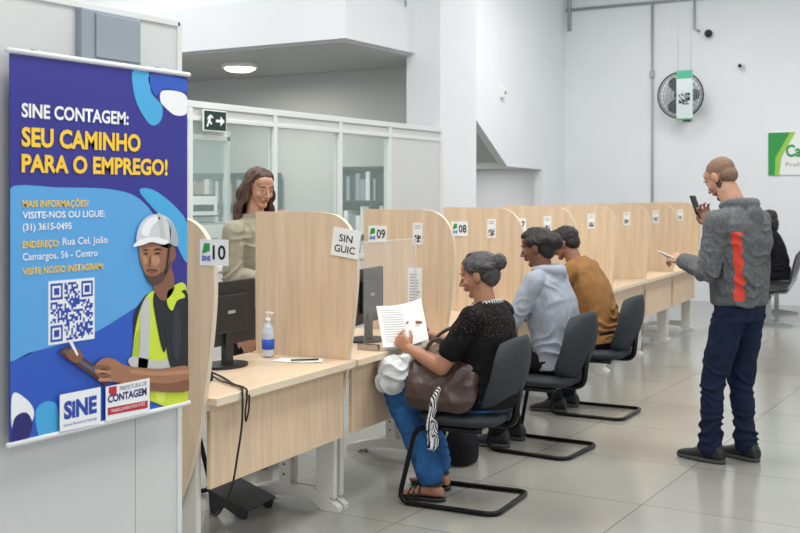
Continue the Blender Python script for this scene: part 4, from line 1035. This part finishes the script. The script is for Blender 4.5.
tube('arm', fillet([(0,0.12,-0.02),(0,0.14,-0.22),(0,0.31,-0.26)],0.08), 0.02, M['black'], fan); box('mount', (-0.06,0.29,-0.36), (0.06,0.318,-0.16), M['black'], fan, 0.005)
for nm,x,z in (('security_camera',-4.38,3.90),('security_camera',-3.92,3.41)):
    sc=empty(nm,(x,YB-0.002,z)); cyl('base',(0,-0.04,0),(0,0,0),0.06 if z>3.6 else 0.04,M['white'],sc)
    if z>3.6:
        b=Blob(); b.ell((0,-0.075,-0.01),0.06); b.finish('dome', M['black'], sc, 0.01,1)
    else: cyl('lens',(0,-0.12,-0.02),(0,-0.03,0),0.035,M['white'],sc); cyl('lens_glass',(0,-0.125,-0.021),(0,-0.12,-0.02),0.028,M['ink'],sc)
cd=empty('electrical_conduit',(0,YB-0.024,0))
tube('run_top',[(-6.6,0,4.42),(2.0,0,4.42)],0.022,M['conduit'],cd); tube('drop_1',[(-5.23,0,4.42),(-5.23,0,0.3)],0.018,M['conduit'],cd); tube('drop_2',[(-4.6,0,4.9),(-4.6,0,3.98),(-4.52,0,3.94)],0.018,M['conduit'],cd)
box('coupling',(-5.265,-0.03,3.3),(-5.195,0.012,3.4),M['conduit'],cd,0.004); tube('corner_drop',[(-6.55,0,4.98),(-6.55,0,4.1)],0.03,M['conduit'],cd)
box('light_switch',(-5.4,YB-0.02,1.35),(-5.32,YB,1.47),M['white'],None,0.004)
hs_=empty('hanging_sign',(-3.96,13.5,0))
box('board',(-0.10,-0.006,2.47),(0.10,0.006,3.08),mat('sign_film', C(206,216,220), 0.3, alpha=0.8),hs_,0.002); box('header',(-0.10,-0.008,2.98),(0.10,-0.0062,3.08),mat('teal_print', C(70,160,130), 0.5),hs_)
box('stripe',(-0.10,-0.008,2.47),(0.10,-0.0062,2.49),M['green'],hs_)
for x in (-0.08,0.08): tube('wire',[(x,0,3.08),(x,0,5.0)],0.002,M['conduit'],hs_)
vs=[];fs=[]
for i in range(9):
    for j in range(9):
        if random.random()<0.5:
            a=-0.07+0.14*i/9; c=2.66+0.14*j/9; k=len(vs); e=0.0155; vs+=[(a,-0.0075,c),(a+e,-0.0075,c),(a+e,-0.0075,c+e),(a,-0.0075,c+e)]; fs.append((k,k+1,k+2,k+3))
mesh('qr',vs,fs,M['ink'],hs_)
ws=empty('wall_sign',(-3.55,YB-0.022,1.83))
box('board',(0,0,0),(1.9,0.02,0.60),M['white'],ws,0.003)
arcp=[(0.0,0.0),(0.0,0.60),(0.30,0.60)]+[(0.30-0.20*math.sin(t),0.60-0.60*t/1.57) for t in [0.15*k for k in range(1,10)]]+[(0.09,0.0)]
prism('green_field',arcp,'y',-0.004,0.0,M['green'],ws)
prism('swoosh',[(0.30,0.60),(0.37,0.60),(0.18,0.25),(0.15,0.0),(0.09,0.0),(0.10,0.25)],'y',-0.006,-0.001,mat('lime_print',C(150,200,80),0.5),ws)
text('sign_text','Casa do Trabalhador',M['green'],ws,(0.24,-0.003,0.26),(1,0,0),(0,0,1),1.55,0.17,0.03)
text('sign_text2','Prefeitura Municipal',M['greyink'],ws,(0.24,-0.003,0.12),(1,0,0),(0,0,1),0.9,0.06,0.0)
sn=empty('motion_sensor',(-6.63,13.9,2.96)); box('body',(0,-0.05,-0.07),(0.06,0.05,0.07),M['white'],sn,0.01); cyl('eye',(0.06,0,0),(0.07,0,0),0.025,M['greybox'],sn)

# ------------------------------------------------------------------ light
w = bpy.data.worlds.new('world'); scene.world = w; w.use_nodes = True
w.node_tree.nodes['Background'].inputs[0].default_value = (0.94,0.97,1.0,1); w.node_tree.nodes['Background'].inputs[1].default_value = 1.05
def area(name, loc, sx, sy, p, col=(1,0.98,0.94), rot=(0,0,0)):
    l=bpy.data.lights.new(name,'AREA'); l.shape='RECTANGLE'; l.size=sx; l.size_y=sy; l.energy=p; l.color=col
    o=bpy.data.objects.new(name,l); PENDING.append(o); o.location=loc; o.rotation_euler=rot
for i,(x,y) in enumerate(((-1.5,2.5),(-1.5,7),(-1.5,12),(3,6),(-4.2,5.0),(-4.5,12.5))):
    area('ceiling_light_panel', (x,y,4.95), 1.2, 2.4, 118)
area('office_added_fill', (-8.0,6.0,4.95), 1.2, 2.4, 100)  # added fill with no real fixture, brightens the office and mezzanine underside
area('mezzanine_lamp_light', (-7.37,9.13,2.80), 0.3, 0.3, 28, (1,0.93,0.80))
area('recess_added_fill', (-7.8,15.1,1.95), 0.9, 1.2, 14)  # invented light source, lifts the dark recess under the stairs
for o in PENDING: COL.objects.link(o)
scene.view_settings.view_transform = 'Standard'
scene.view_settings.exposure = -0.02
print('BUILD_SECONDS', time.time()-T_START)
